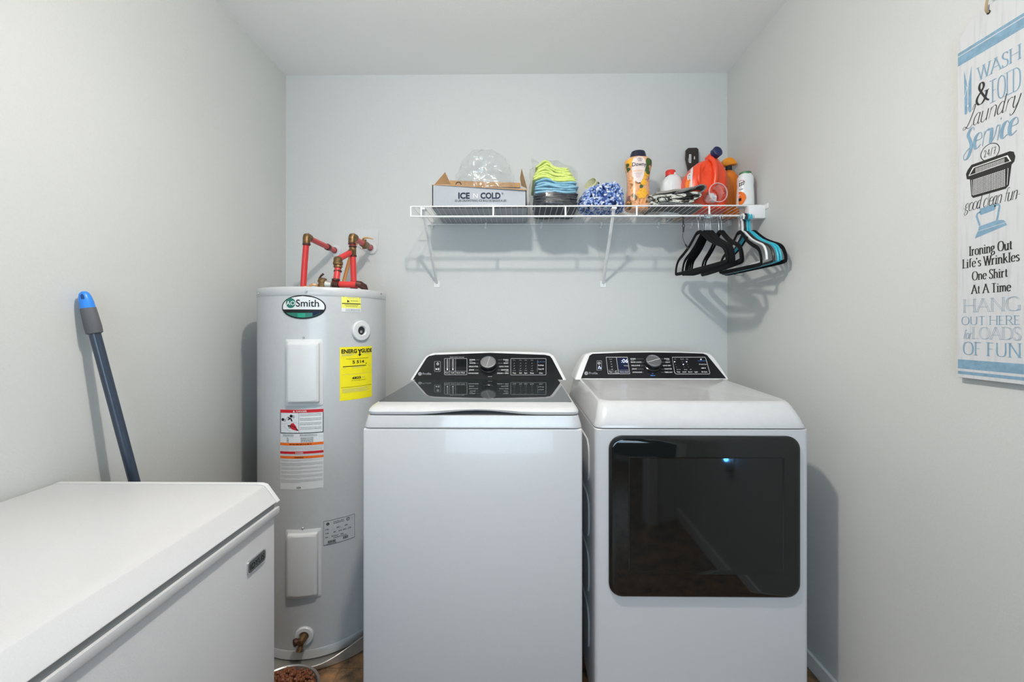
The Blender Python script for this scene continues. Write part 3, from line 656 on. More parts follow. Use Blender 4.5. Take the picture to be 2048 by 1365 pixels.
# drain pan
b = NB(); lathe(b, [(0, .003), (.300, .003), (.306, .006), (.311, .022), (.315, .024), (.317, .022), (.311, .004), (.307, 0), (0, 0)], (HX, HY, 0), (0, 0, 1), 96)
for v in b.verts:      # thin pressed rim, bent up towards the washer side
    if v.co.z > .015:
        f = min(1, max(0, (v.co.x - HX - .10) / .16)); f = f * f * (3 - 2 * f) * (1 if v.co.y < HY + .05 else .4); v.co.z += .030 * f; d_ = Vector((v.co.x - HX, v.co.y - HY, 0)) * .03 * f; v.co -= d_
tag(link('drain_pan', b, M['steelgrey']), 'shallow round aluminium drain pan under the water heater', 'drain pan')

# ================================================================== PIPES ABOVE THE HEATER
def pipe(bm, pts, r=.0125, seg=14): tube(bm, pts, r, seg)
def fitting(bm, c, d, l=.018, r=.0145, seg=16):
    lathe(bm, [(r * .9, -l / 2), (r, -l / 2 + .002), (r, l / 2 - .002), (r * .9, l / 2)], c, d, seg)
e1 = atY(613, 474.5, 1.835); b1 = Vector((atY(606, 572, 1.845).x, 1.845, HZ1)); w1 = atY(671, 502, YB)
t = thing('hot_water_pipe', 'single bent red pipe from its own round wall plate down to the heater top', 'water pipe', tuple(b1))
b = NB(); pipe(b, [b1, b1.lerp(e1, .5) + Vector((-.001, 0, 0)), e1 - Vector((0, 0, .012))]); link('red_riser', b, M['redpipe'], t)
b = NB(); pipe(b, [e1 + Vector((0, .010, 0)), Vector((w1.x, YB - .002, w1.z))]); link('red_branch', b, M['redpipe'], t)
b = NB(); tube(b, [e1 + Vector((0, 0, -.028)), e1 + Vector((0, 0, -.006)), e1 + Vector((0, .004, .002)), e1 + Vector((0, .012, .004)), e1 + Vector((0, .03, .002))], [.0155, .0155, .0165, .0155, .0155], 16); link('elbow', b, M['brass'], t)
b = NB(); dd = (w1 - e1).normalized()
fitting(b, e1 + Vector((0, 0, -.032)), (0, 0, 1), .009, .0165); link('crimp_ring', b, M['bronze'], t)
b = NB(); fitting(b, e1.lerp(w1, .70), dd, .022, .0160); link('crimp_ring', b, M['bronze'], t)
b = NB(); fitting(b, b1 + Vector((0, 0, .022)), (0, 0, 1), .010, .0155); link('crimp_ring', b, M['bronze'], t)
b = NB(); lathe(b, [(.017, 0), (.019, .002), (.019, .014), (.016, .016), (.0, .016)], b1, (0, 0, 1), 6); link('union_nut', b, M['brass'], t)
b = NB(); lathe(b, [(.009, 0), (.010, .014), (.007, .02), (0, .021)], b1 + Vector((.018, -.012, .008)), (0, 0, 1), 12); link('amber_cap', b, M['ivory'], t)
b = NB(); lathe(b, [(.0155, .016), (.017, .008), (.030, .006), (.0315, 0)], (w1.x, YB, w1.z), (0, -1, 0), 32, False); link('wall_plate', b, M['plastic'], t)

e2 = atY(704, 474.5, 1.842); b2 = Vector((atY(708, 572, 1.842).x, 1.842, HZ1)); w2 = atY(743, 497, YB)
t = thing('cold_water_pipe', 'red water pipes with brass tee and shutoff valve, right of the brown relief valve', 'water pipe', tuple(b2))
tee = atY(705.5, 503, 1.842)
b = NB(); pipe(b, [b2, tee, e2 - Vector((0, 0, .012))]); link('red_riser', b, M['redpipe'], t)
b = NB(); pipe(b, [e2 + Vector((0, .010, 0)), Vector((w2.x, YB - .004, w2.z))]); link('red_branch', b, M['redpipe'], t)
b = NB(); tube(b, [e2 + Vector((0, 0, -.026)), e2 + Vector((0, 0, -.006)), e2 + Vector((.001, .004, .002)), e2 + Vector((.002, .012, .004)), e2 + Vector((.004, .028, .002))], [.0155, .0155, .0165, .0155, .0155], 16); link('elbow', b, M['brass'], t)
for p_ in (e2 + Vector((0, 0, -.030)), tee + Vector((0, 0, .021)), tee + Vector((0, 0, -.020)), b2 + Vector((0, 0, .022))):
    b = NB(); fitting(b, p_, (0, 0, 1), .008, .0165); link('crimp_ring', b, M['bronze'], t)
b = NB(); lathe(b, [(.017, 0), (.019, .002), (.019, .014), (.016, .016), (.0, .016)], b2, (0, 0, 1), 6); link('union_nut', b, M['brass'], t)
l1 = atY(676, 519, 1.745)
b = NB(); fitting(b, tee, (0, 0, 1), .034, .0145); lathe(b, [(.0145, 0), (.0145, .02), (.011, .022)], tee, (l1 - tee), 14); link('brass_tee', b, M['brass'], t)
b = NB(); pipe(b, [tee.lerp(l1, .22), l1]); link('red_branch', b, M['redpipe'], t)
# vacuum relief fitting, drop and low manifold
z_m = atY(690, 567.5, 1.70).z; lo1 = atY(678, 569, 1.70); 
b = NB(); lathe(b, [(.0, .012), (.011, .011), (.0175, .004), (.0175, -.010), (.020, -.012), (.020, -.022), (.016, -.024), (.0175, -.027), (.0175, -.034), (.0135, -.036), (.0135, -.041)], l1, (0, 0, 1), 18); vr_ = link('check_valve', b, M['brass'], t)
lo = Vector((l1.x, l1.y - .02, z_m)); 
b = NB(); pipe(b, [l1 + Vector((0, -.002, -.038)), lo]); link('red_drop', b, M['redpipe'], t)
for p_, d_2 in ((l1 + Vector((0, -.002, -.050)), (0, 0, 1)), (lo + Vector((0, 0, .018)), (0, 0, 1))):
    b = NB(); fitting(b, p_, d_2, .009, .0160); link('crimp_ring', b, M['bronze'], t)
xr_ = atY(722, 570, 1.72); xl_ = atY(662, 567, 1.70)
b = NB(); pipe(b, [Vector((xl_.x, 1.715, z_m)), lo, Vector((xr_.x - .01, 1.72, z_m - .003))]); link('red_manifold', b, M['redpipe'], t)
b = NB(); fitting(b, lo, (1, 0, 0), .03, .0155); fitting(b, lo + Vector((.006, -.010, -.002)), (1, -.2, 0), .02, .0125); link('brass_tee', b, M['bronze'], t)
b = NB(); tube(b, [Vector((xr_.x - .02, 1.72, z_m)), Vector((xr_.x - .004, 1.722, z_m - .002)), Vector((xr_.x + .006, 1.735, z_m - .010)), Vector((xr_.x + .008, 1.74, z_m - .024))], .0145, 14); link('elbow', b, M['bronze'], t)
# relief valve
rv = atY(645, 566, 1.705)
b = NB(); lathe(b, [(.016, -.026), (.019, -.024), (.019, -.008), (.0155, -.005), (.0155, .0), (.0185, .002), (.0185, .010), (.0165, .012), (.0165, .016), (.008, .020), (0, .0205)], Vector((rv.x, rv.y, rv.z)), (0, 0, 1), 20); rvo = link('relief_valve', b, M['brass'], t)
b = NB(); lathe(b, [(.013, 0), (.017, .004), (.015, .014), (.0135, .026)], Vector((rv.x + .010, rv.y, rv.z - .006)), (1, .1, -.12), 16); link('valve_outlet', b, M['steelgrey'], rvo)
b = NB(); tube(b, [rv + Vector((-.014, 0, .018)), rv + Vector((-.002, -.004, .030)), rv + Vector((.006, -.004, .036))], [.003, .004, .0045], 8); link('valve_lever', b, M['bronze'], rvo)
b = NB(); tube(b, cat([rv + Vector((-.020, .0, -.012)), rv + Vector((-.035, -.01, -.008)), rv + Vector((-.055, -.012, -.022))], 4), .0035, 8); link('copper_wire', b, M['copper'], t)
# copper line behind
b = NB(); tube(b, cat([atY(716, 484, 2.06), atY(707, 496, 2.02), atY(697, 528, 1.96), atY(687, 566, 1.93), Vector((atY(685, 575, 1.93).x, 1.93, HZ1))], 4), .0095, 10, flat=(1, .55)); link('copper_strap', b, M['copper'], t)
# shutoff on the upper branch
sv = e2.lerp(Vector((w2.x, YB, w2.z)), .60)
dd = (Vector((w2.x, YB, w2.z)) - e2).normalized()
b = NB(); fitting(b, sv, dd, .070, .0175); fitting(b, sv, (0, 0, 1), .045, .010); svo = link('shutoff_valve', b, M['brass'], t)
b = NB(); tube(b, [sv + Vector((-.008, 0, .026)), sv + Vector((.0, -.002, .030)), sv + Vector((.028, -.014, .028)), sv + Vector((.050, -.026, .020))], [.006, .007, .006, .005], 8, flat=(1, .5)); link('valve_handle', b, M['ivory'], svo)
b = NB(); lathe(b, [(.0155, .016), (.017, .008), (.030, .006), (.0315, 0)], (w2.x, YB - .004, w2.z), (0, -1, 0), 32, False); link('wall_plate', b, M['plastic'], t)
p0 = atY(709.5, 460, YB); p1 = atY(757.5, 498, YB)
pts = [(p0.x, p0.z), (p0.x, p1.z + .02)] + [((w2.x) + .034 * math.cos(R(q)), w2.z + .034 * math.sin(R(q))) for q in range(200, 361, 16)] + [(p1.x, p0.z)]
pts = [(p0.x + .008, p0.z), (p0.x, p0.z - .008)] + pts[1:-1] + [(p1.x, p0.z - .004), (p1.x - .004, p0.z)]
b = NB(); loft(b, [[Vector((x, YB - h, z)) for x, z in pts] for h in (0.0005, .004)]); link('backing_plate', b, M['plastic'], t)

# ================================================================== BROOM HANDLE
g0 = Vector((-1.186, 1.13, 1.345)); g1 = Vector((atY(270, 968, 1.205).x, 1.205, atY(270, 968, 1.205).z)); dirb = (g1 - g0).normalized()
tip = atY(167, 583, 1.13); g0 = tip; g1 = atY(270, 968, 1.19); dirb = (g1 - g0).normalized(); foot = g0 + dirb * ((g0.z - .05) / -dirb.z)
t = thing('broom', 'dark blue broom handle with a blue tip leaning on the wall behind the freezer', 'broom', (foot.x, foot.y, 0))
up = -dirb
b = NB(); tube(b, [g0 + dirb * .10, foot], .0128, 18); link('pole', b, mat('slate_blue_pole', (.030, .045, .075), .35, coat=.2), t)
b = NB(); lathe(b, [(.0150, .045), (.0165, .047), (.0185, .100), (.0175, .116), (.0145, .118)], g0, dirb, 22); link('grip', b, mat('grip_rubber', (.10, .105, .115), .7), t)
b = NB(); lathe(b, [(.0, .0), (.006, .001), (.0105, .006), (.0135, .016), (.0152, .030), (.0158, .046)], g0, dirb, 22); tp = link('hanging_tip', b, mat('bright_blue_plastic', (.03, .25, .80), .35), t)
b = NB(); sd_ = Vector((.45, -1, .1)).normalized(); o_ = []
lathe(b, [(.0, 0), (.0046, .0)], g0 + dirb * .017 + sd_ * .0132 + dirb * 0, sd_, 12, False); b.free()
b = NB(); c_ = g0 + dirb * .018; u_, v_ = sd_.cross(dirb).normalized(), dirb
b.faces.new([b.verts.new(c_ + sd_ * (.0142) + u_ * .0038 * math.cos(k * PI / 8) + v_ * .0085 * math.sin(k * PI / 8)) for k in range(16)]); link('hang_hole', b, mat('hole_shadow_blue', (.01, .05, .22), .6), tp)
b = NB(); loft(b, [[foot + Vector((x, y, z)) for x, y in rr_outline(-.045 + k, .045 - k, -.13 + k, .13 - k, .015)] for z, k in ((.03, .01), (.01, 0), (-.005, 0))]); link('broom_head', b, M['dark'], t)
b = NB()
for i in range(26):
    for j in range(5):
        x, y = -.034 + j * .017, -.12 + i * .0096; tube(b, [foot + Vector((x, y, 0)), foot + Vector((x * 1.1, y * 1.02, -.046))], .0018, 5)
link('bristles', b, mat('bristle_blue', (.05, .12, .3), .7), t)

# ================================================================== KIBBLE BOWL
KX, KY = -.765, 1.338
b = NB(); lathe(b, [(0, .004), (.085, .004), (.098, .03), (.106, .070), (.110, .073), (.113, .071), (.108, .045), (.122, .002), (.118, 0), (0, 0)], (KX, KY, 0), (0, 0, 1), 48)
tag(link('pet_bowl', b, mat('brushed_steel_bowl', (.38, .37, .36), .4, .7)), 'round grey pet food bowl on the floor in front of the water heater', 'bowl')
b = NB(); rnd = random.Random(5)
lathe(b, [(0, .06), (.102, .06), (.09, .066), (.0, .085)], (KX, KY, 0), (0, 0, 1), 20)
for i in range(420):
    a_ = rnd.uniform(0, 2 * PI); q = .098 * math.sqrt(rnd.random()); z = .070 + .024 * (1 - (q / .1) ** 2) + rnd.uniform(-.003, .003)
    n_ = Vector((rnd.uniform(-1, 1), rnd.uniform(-1, 1), rnd.uniform(.1, 1)))
    r_ = rnd.uniform(.0045, .0062); lathe(b, [(0, -r_ * .6), (r_ * .75, -r_ * .45), (r_, 0), (r_ * .75, r_ * .45), (0, r_ * .6)], (KX + q * math.cos(a_), KY + q * math.sin(a_), z), n_, 7, False)
tag(link('kibble', b, mat('kibble_brown', (.20, .065, .025), .45, bump=.5, scale=200, var=.4)), 'reddish-brown dry pet food heaped in the grey bowl', 'pet food', kind='stuff')

# ================================================================== WOODEN LAUNDRY SIGN
SX = XR - .014; S0, S1 = atX(1915, 755, SX).y, .884; SZ0 = atX(1915, 755, SX).z; SZT = atX(1950, 28, SX).z; SZC = atX(1915, 86, SX).z
S0y = atX(1915, 400, SX).y; SYC = (S0y + S1) / 2; cy_ = S0y - atX(1950, 28, SX).y
t = thing('laundry_sign', 'tall white wooden laundry sign with blue and black lettering on the wall', 'sign', (XR - .007, SYC, SZ0))
out = [(S0y, SZ0), (S0y, SZC), (S0y - cy_, SZT), (S1 + cy_, SZT), (S1, SZC), (S1, SZ0)]
SW = abs(S0y - S1)
sm = bpy.data.materials.new('whitewashed_board'); sm.use_nodes = True; nt = sm.node_tree; pb = nt.nodes['Principled BSDF']; pb.inputs['Roughness'].default_value = .6
tc = nt.nodes.new('ShaderNodeTexCoord'); mp = nt.nodes.new('ShaderNodeMapping'); mp.inputs['Scale'].default_value = (60, 90, 6); nz = nt.nodes.new('ShaderNodeTexNoise'); nz.inputs['Scale'].default_value = 1.6; nz.inputs['Detail'].default_value = 6
rp = nt.nodes.new('ShaderNodeValToRGB'); rp.color_ramp.elements[0].color = (.52, .53, .55, 1); rp.color_ramp.elements[0].position = .25; rp.color_ramp.elements[1].color = (.60, .61, .625, 1); rp.color_ramp.elements[1].position = .5
nt.links.new(tc.outputs['Object'], mp.inputs[0]); nt.links.new(mp.outputs[0], nz.inputs['Vector']); nt.links.new(nz.outputs['Fac'], rp.inputs[0]); nt.links.new(rp.outputs[0], pb.inputs['Base Color'])
b = NB(); loft(b, [[Vector((x, y, z)) for y, z in out] for x in (SX + .0075, SX)]); brd = link('board', bevel(b, .0008, 1), sm, t)
M['sblue'] = mat('faded_blue_print', (.20, .34, .46), .6, var=.12, scale=90); M['sblack'] = mat('black_sign_print', (.018, .018, .016), .6)
M['sgrey'] = mat('grey_blue_outline_print', (.33, .42, .50), .6)
# on the sign u runs left to right as seen from the room (towards the doorway), v is height
a = Art(lambda u, v, h: Vector((SX - h, S0y - u, v))); a.lift = .0002; _hs = [.0003]
def sv_(px, py): q = atX(px, py, SX); return (S0y - q.y, q.z)
def stripe(pa, pb_):
    za, zb = sv_(1917, pa)[1], sv_(1917, pb_)[1]; a.rect('sblue', .001, zb, SW - .001, za)
stripe(107, 113); stripe(115, 133); stripe(719, 737); stripe(742, 748)
# ---- pen-stroke alphabet: thick and thin strokes with serifs
G = {  # character: (advance, [(serif?, smooth?, points)])
'W': (1.0, ['0 1 .27 0', '.27 0 .5 1', '.5 1 .75 0', '.75 0 1 1']), 'A': (.78, ['0 0 .39 1', '.39 1 .78 0', '.15 .36 .63 .36']),
'S': (.5, ['~.46 .85 .36 1 .14 1 .04 .8 .14 .6 .38 .42 .46 .2 .34 .0 .12 .0 .02 .18']), 'H': (.78, ['.06 0 .06 1', '.72 0 .72 1', '.06 .52 .72 .52']),
'F': (.52, ['.08 0 .08 1', '.08 .98 .5 .98', '.08 .52 .42 .52']), 'O': (.8, ['~.4 1 .12 .88 .02 .5 .12 .12 .4 0 .68 .12 .78 .5 .68 .88 .4 1']),
'L': (.52, ['.08 1 .08 0', '.08 .02 .52 .02']), 'D': (.76, ['.08 1 .08 0', '~.08 .98 .4 .98 .68 .82 .74 .5 .68 .18 .4 .02 .08 .02']),
'N': (.82, ['.08 0 .08 1', '.08 1 .74 0', '.74 0 .74 1']), 'G': (.78, ['~.7 .84 .52 1 .36 1 .12 .88 .02 .5 .12 .12 .38 0 .6 .03 .72 .12', '.72 .0 .72 .42']),
'U': (.8, ['~.1 1 .1 .3 .2 .05 .4 0 .6 .05 .7 .3 .7 1']), 'T': (.66, ['.33 0 .33 1', '.0 .98 .66 .98']), 'E': (.56, ['.08 0 .08 1', '.08 .98 .5 .98', '.08 .52 .42 .52', '.08 .02 .54 .02']),
'R': (.66, ['.08 0 .08 1', '~.08 .98 .38 .98 .52 .86 .52 .66 .38 .52 .08 .52', '.3 .52 .66 0']), 'I': (.28, ['.14 0 .14 1']),
'r': (.42, ['.1 0 .1 .64', '~.1 .42 .2 .6 .3 .65 .4 .6']), 'o': (.56, ['~.28 .66 .08 .55 .03 .33 .08 .1 .28 0 .48 .1 .53 .33 .48 .55 .28 .66']),
'n': (.6, ['.1 0 .1 .64', '~.1 .46 .24 .63 .4 .64 .49 .5 .5 .3 .5 0']), 'i': (.26, ['.13 0 .13 .64', '.13 .83 .13 .92']),
'g': (.56, ['~.26 .66 .08 .6 .06 .42 .2 .3 .38 .36 .42 .52 .26 .66', '~.12 .3 .08 .16 .3 .1 .48 .02 .46 -.18 .26 -.28 .06 -.2 .1 -.04 .2 .06', '.38 .62 .54 .64']),
'u': (.6, ['~.09 .64 .09 .2 .16 .02 .32 0 .5 .18', '.5 .64 .5 0']), 't': (.38, ['~.16 .84 .16 .15 .22 .02 .36 .06', '.02 .62 .34 .62']), 'f': (.36, ['~.14 0 .14 .8 .22 1 .38 .96', '.02 .62 .32 .62']),
'e': (.52, ['~.06 .36 .46 .38 .42 .6 .26 .66 .08 .54 .04 .3 .12 .06 .28 0 .48 .12']), 's': (.42, ['~.36 .54 .26 .66 .1 .62 .06 .48 .2 .36 .36 .26 .36 .1 .22 0 .04 .1']),
'k': (.58, ['.1 0 .1 1', '.1 .26 .46 .64', '.26 .4 .56 0']), 'l': (.26, ['.13 0 .13 1']), 'h': (.6, ['.1 0 .1 1', '~.1 .46 .24 .63 .4 .64 .49 .5 .5 .3 .5 0']),
'm': (.9, ['.1 0 .1 .64', '~.1 .46 .22 .63 .36 .64 .44 .5 .45 .3 .45 0', '~.45 .46 .57 .63 .7 .64 .79 .5 .8 .3 .8 0']), "'": (.16, ['.08 1 .06 .8']),
'a': (.52, ['~.42 .5 .34 .64 .2 .64 .06 .45 .04 .2 .14 .02 .28 .04 .42 .2', '~.42 .64 .40 .14 .46 0 .56 .08']), 'c': (.46, ['~.42 .54 .3 .66 .12 .6 .04 .36 .08 .1 .22 0 .42 .1']),
'd': (.56, ['~.42 .5 .34 .64 .2 .64 .06 .45 .04 .2 .14 .02 .28 .04 .42 .2', '~.44 1 .42 .14 .46 0 .56 .08']), 'v': (.5, ['~.02 .6 .1 .62 .16 .4 .2 0 .4 .3 .44 .62 .5 .6']),
'y': (.54, ['~.04 .6 .12 .62 .12 .2 .22 .02 .36 .1 .48 .4', '~.50 .64 .42 .1 .28 -.26 .1 -.34 .04 -.22']),
'&': (.8, ['~.78 .0 .6 .14 .3 .56 .18 .8 .26 1 .42 .96 .46 .78 .3 .58 .08 .38 .02 .18 .16 0 .38 .02 .56 .22 .66 .5', '.5 .52 .78 .52']),
'2': (.5, ['~.06 .8 .16 1 .36 .96 .42 .76 .3 .45 .06 .02', '.06 .02 .46 .04']), '4': (.5, ['.34 0 .36 1', '.36 1 .04 .34', '.04 .34 .48 .36']), '7': (.5, ['.04 .96 .46 1', '.46 1 .2 0', '.16 .5 .4 .5']), '/': (.4, ['.05 -.1 .35 1.1']), '-': (.36, ['.06 .3 .3 .3'])}
for ch, alt in (('L@', (.74, ['~.44 1.0 .56 1.28 .62 1.05 .4 .3 .2 .02 .02 .0 .0 .12 .14 .14 .36 .0 .58 -.02 .72 .14'])), ('S@', (.62, ['~.5 .86 .42 1.02 .22 .98 .12 .76 .3 .5 .46 .2 .36 -.22 .12 -.32 .02 -.12 .2 .06 .46 .2']))): G[ch] = alt
def nh(): _hs[0] = .0003 + (_hs[0] - .0003 + .000012) % .0004; return _hs[0]
def strokes(m, s_, x, y, cap, width, thick=.10, thin=.035, serif=True, shear=0.0, gap=.10, script=False, outline=None, rise=0.0):
    keys = []
    for i, ch in enumerate(s_): keys.append((ch + '@') if (script and i == 0 and ch + '@' in G) else ch)
    adv = [(.34 if k == ' ' else G[k][0] + (gap if not script else -.0)) for k in keys]; tot = sum(adv) - (gap if not script else 0)
    sx = width / tot; sy = cap; cx = x - width / 2
    def wfun(dx, dy, tt):
        k_ = abs(dy) if not script else max(0, -dy) * .9 + .12
        return (thin + (thick - thin) * min(1, k_ ** 1.3)) * cap
    for k, ad in zip(keys, adv):
        if k != ' ':
            for st in G[k][1]:
                sm_ = st[0] == '~'; n = [float(q) for q in st.strip('~').split()]; P = [(n[i], n[i + 1]) for i in range(0, len(n), 2)]
                if sm_: P = [(p.x, p.y) for p in cat([(p[0], p[1], 0) for p in P], 5)]
                T = [(cx + p[0] * sx + shear * p[1] * cap, y + (p[1] - .5) * sy + rise * (cx + p[0] * sx - x)) for p in P]
                if outline:
                    for off in (-1, 1): a.line(m, [(p[0] + off * outline, p[1]) for p in T], thin * cap, False, nh())
                else: a.line(m, T, wfun if thick != thin else thin * cap, False, nh())
                if serif and not sm_:
                    for p, q in ((T[0], T[-1]), (T[-1], T[0])):
                        if abs(p[1] - q[1]) > .5 * cap and (abs(p[1] - (y - cap / 2)) < .06 * cap or abs(p[1] - (y + cap / 2)) < .06 * cap or abs(p[1] - (y + .14 * cap)) < .05 * cap):
                            a.line(m, [(p[0] - .12 * cap, p[1]), (p[0] + .12 * cap, p[1])], thin * cap * 1.1, False, nh())
        cx += ad * sx
mid = SW / 2
def pz(px, py): return sv_(px, py)
# rows: (left px, right px, y at left, y at right) give width and height in metres
def row(m, s_, pl, pr, top, bot, **k):
    """pl/pr: x pixels of the word's ends; top/bot: y pixels of its cap line and base line at the left end."""
    ul, zt = pz(pl, top); _, zb = pz(pl, bot); ur, _ = pz(pr, top)
    strokes(m, s_, (ul + ur) / 2, (zt + zb) / 2, zt - zb, ur - ul, **k)
row('sblue', 'WASH', 1956, 2041, 136, 162, thick=.085, thin=.035)
row('sblue', 'FOLD', 1984, 2041, 161, 205, thick=.045, thin=.02)
row('sblack', '&', 1953, 1979, 171, 212, thick=.10, thin=.035, serif=False)
row('sblack', 'Laundry', 1926, 2038, 229, 261, thick=.045, thin=.018, serif=False, shear=.22, script=True)
row('sblue', 'Service', 1928, 2034, 264, 307, thick=.13, thin=.022, serif=False, shear=.15, script=True)
u_, z_ = pz(1980, 304.5); a.line('sblack', [(u_ + .0185 * math.cos(R(k)), z_ + .0185 * math.sin(R(k))) for k in range(0, 360, 12)], .0016, True); strokes('sblack', '24/7', u_, z_, .015, .024, thick=.06, thin=.06, serif=False)
# clothes peg drawing
(ua, zt), (ub, zb) = pz(1928, 140), pz(1943, 224); wv = ub - ua
a.poly('sblue', [(ua, zt - .002), (ua + wv * .46, zt - (zt - zb) * .38), (ua + wv * .46, zb + .004), (ua + wv * .35, zb), (ua + wv * .1, zb + .001), (ua + wv * .04, zt - (zt - zb) * .4)])
a.poly('sblue', [(ub, zt), (ub, zb + .002), (ub - wv * .22, zb), (ub - wv * .42, zb + .006), (ub - wv * .40, zt - (zt - zb) * .38)])
uc_, zc_ = ua + wv * .5, zt - (zt - zb) * .40; a.line('pwhite', [(uc_ + .0022 * math.cos(R(k)), zc_ + .004 * math.sin(R(k))) for k in range(0, 360, 30)], .0008, True, .0008); a.line('pwhite', [(uc_, zc_), (uc_ + .001, zb + .022)], .0009, h=.0008); a.line('pwhite', [(uc_, zc_), (ua + wv * .1, zc_ - .022)], .0009, h=.0008); a.ell('pwhite', uc_ + .001, zb + .018, .0018, .003, .0008, 10)
# basket drawing
def Bq(px, py): return pz(px, py)
bx = [Bq(1932, 352), Bq(1933, 342), Bq(1938, 338), Bq(2022, 314), Bq(2028, 313), Bq(2031, 322), Bq(2029, 332), Bq(2022, 337)]
def uv(f, g): return (SW * f, g)
zt1, zb1 = pz(1932, 340)[1], pz(1944, 397)[1]; hh = zt1 - zb1
L0, L1 = pz(1932, 340)[0], pz(2031, 322)[0]; ww = L1 - L0
q_ = lambda f, g: (L0 + ww * f, zt1 - hh * g)
a.poly('sblack', [q_(.0, .14), q_(.04, .02), q_(.12, -.10), q_(.9, -.10), q_(.97, -.04), q_(1, .12), q_(.98, .26), q_(.93, .32), q_(.88, .92), q_(.82, 1.0), q_(.16, 1.0), q_(.12, .92), q_(.09, .36), q_(.02, .32)])
a.poly('pwhite', [q_(.06, .24), q_(.13, .06), q_(.16, .0), q_(.86, .0), q_(.93, .22)], .0007); a.poly('sblack', [q_(.09, .22), q_(.16, .08), q_(.19, .03), q_(.84, .03), q_(.9, .2)], .0010)
for i in range(22):
    for j in range(5): a.rect('pwhite', L0 + ww * (.22 + .027 * i), zt1 - hh * (.085 + .03 * j), L0 + ww * (.236 + .027 * i), zt1 - hh * (.065 + .03 * j), .0013)
for i in range(20):
    for j in range(11): a.rect('pwhite', L0 + ww * (.17 + .033 * i), zt1 - hh * (.44 + .048 * j), L0 + ww * (.191 + .033 * i), zt1 - hh * (.408 + .048 * j), .0013)
for f in (.135, .875): a.line('pwhite', [q_(f, .40), q_(f + (.02 if f < .5 else -.02), .9)], .0010, h=.0013)
row('sblack', '-good clean fun-', 1924, 2040, 402, 426, thick=.05, thin=.022, serif=False, shear=.2, script=True)
# iron drawing
L0, zt1 = pz(1950, 418); L1, _ = pz(2014, 440); zb1 = pz(1950, 478)[1]; hh = zt1 - zb1; ww = L1 - L0
a.poly('sblue', [q_(.16, .04), q_(.62, .0), q_(.66, .04), q_(.66, .16), q_(.62, .2), q_(.20, .26), q_(.16, .22)])
a.line('sblue', [q_(.18, .14), q_(.08, .18), q_(.06, .26), q_(.16, .60)], .0040); a.line('sblue', [q_(.62, .08), q_(.76, .04), q_(.78, .12), q_(.70, .56)], .0040)
a.poly('sblue', [q_(.14, .62), q_(.7, .54), q_(.9, .58), q_(.97, .66), q_(.1, .76)]); a.poly('sblue', [q_(.09, .78), q_(.97, .68), q_(1.0, .76), q_(.04, .98), q_(.0, 1.0), q_(.02, .92)])
row('sblack', 'Ironing Out', 1939, 2025, 494, 512, thick=.125, thin=.05); row('sblack', "Life's Wrinkles", 1926, 2039, 520, 537, thick=.125, thin=.05)
row('sblack', 'One Shirt', 1945, 2016, 544, 561, thick=.125, thin=.05); row('sblack', 'At A Time', 1944, 2022, 571, 588, thick=.125, thin=.05)
row('sgrey', 'HANG', 1928, 2041, 600, 625, thick=.05, thin=.03, outline=.0016); row('sblue', 'OUT HERE', 1924, 2041, 634, 650, thick=.09, thin=.04)
row('sgrey', 'for', 1927, 1942, 660, 678, thick=.08, thin=.04, serif=False, shear=.2); row('sgrey', 'LOADS', 1945, 2042, 655, 678, thick=.05, thin=.03, outline=.0015)
row('sblue', 'OF FUN', 1927, 2042, 684, 709, thick=.10, thin=.035)
u_, z_ = pz(1980, 23); a.ell('sblack', SW / 2, z_, .0042, .0042, .0005)
a.emit('lettering', brd)
zh = z_
b = NB(); tube(b, cat([(SX - .001, SYC, zh), (SX - .006, SYC, zh + .006), (SX - .004, SYC - .001, zh + .03), (SX + .006, SYC - .001, zh + .065), (XR - .004, SYC, zh + .10)], 5), .0026, 8, flat=(1, .8)); link('twine', b, mat('jute', (.42, .31, .18), .9, bump=.8, scale=300), t)
b = NB(); lathe(b, [(.003, 0), (.003, .012), (.006, .013), (0, .015)], (XR, SYC, zh + .10), (-1, 0, 0), 10); link('nail', b, M['chrome'], t)

# ================================================================== WIRE SHELF
SY0, SZ, SZL = 1.837, EYE + .528, EYE + .484
xl = atY(821, 413, SY0).x; xr = XR - .012
t = SH = thing('wire_shelf', 'white wire shelf fixed across the wall above the washer and dryer', 'shelf', ((xl + xr) / 2, 2.0, SZ))
wm = mat('white_coated_wire', (.80, .80, .80), .3, coat=.3)
for nm, y, z, r in (('front_rod', SY0, SZ, .0034), ('hang_rod', SY0 - .001, SZL, .0038), ('back_rod', YB - .012, SZ - .003, .0030), ('middle_rod', SY0 + .16, SZ - .005, .0026)):
    b = NB(); tube(b, [(xl, y, z), (xr, y, z)], r, 8); link(nm, b, wm, t)
n = int((xr - xl) / .0258)
for k in range(n + 1):
    x = xl + .004 + k * .0258
    if k >= 99: break
    b = NB(); tube(b, [(x, YB - .008, SZ + .002), (x, SY0, SZ + .0045)], .0012, 6, caps=False); link('deck_wire', b, wm, t)
for px in (821.5, 842.5, 986.5, 1131, 1273.5, 1418.5):
    x = atY(px, 420, SY0).x; b = NB(); tube(b, [(x, SY0, SZ), (x, SY0 - .001, SZL)], .0042 if px > 822 else .0035, 8); link('rail_post', b, wm, t)
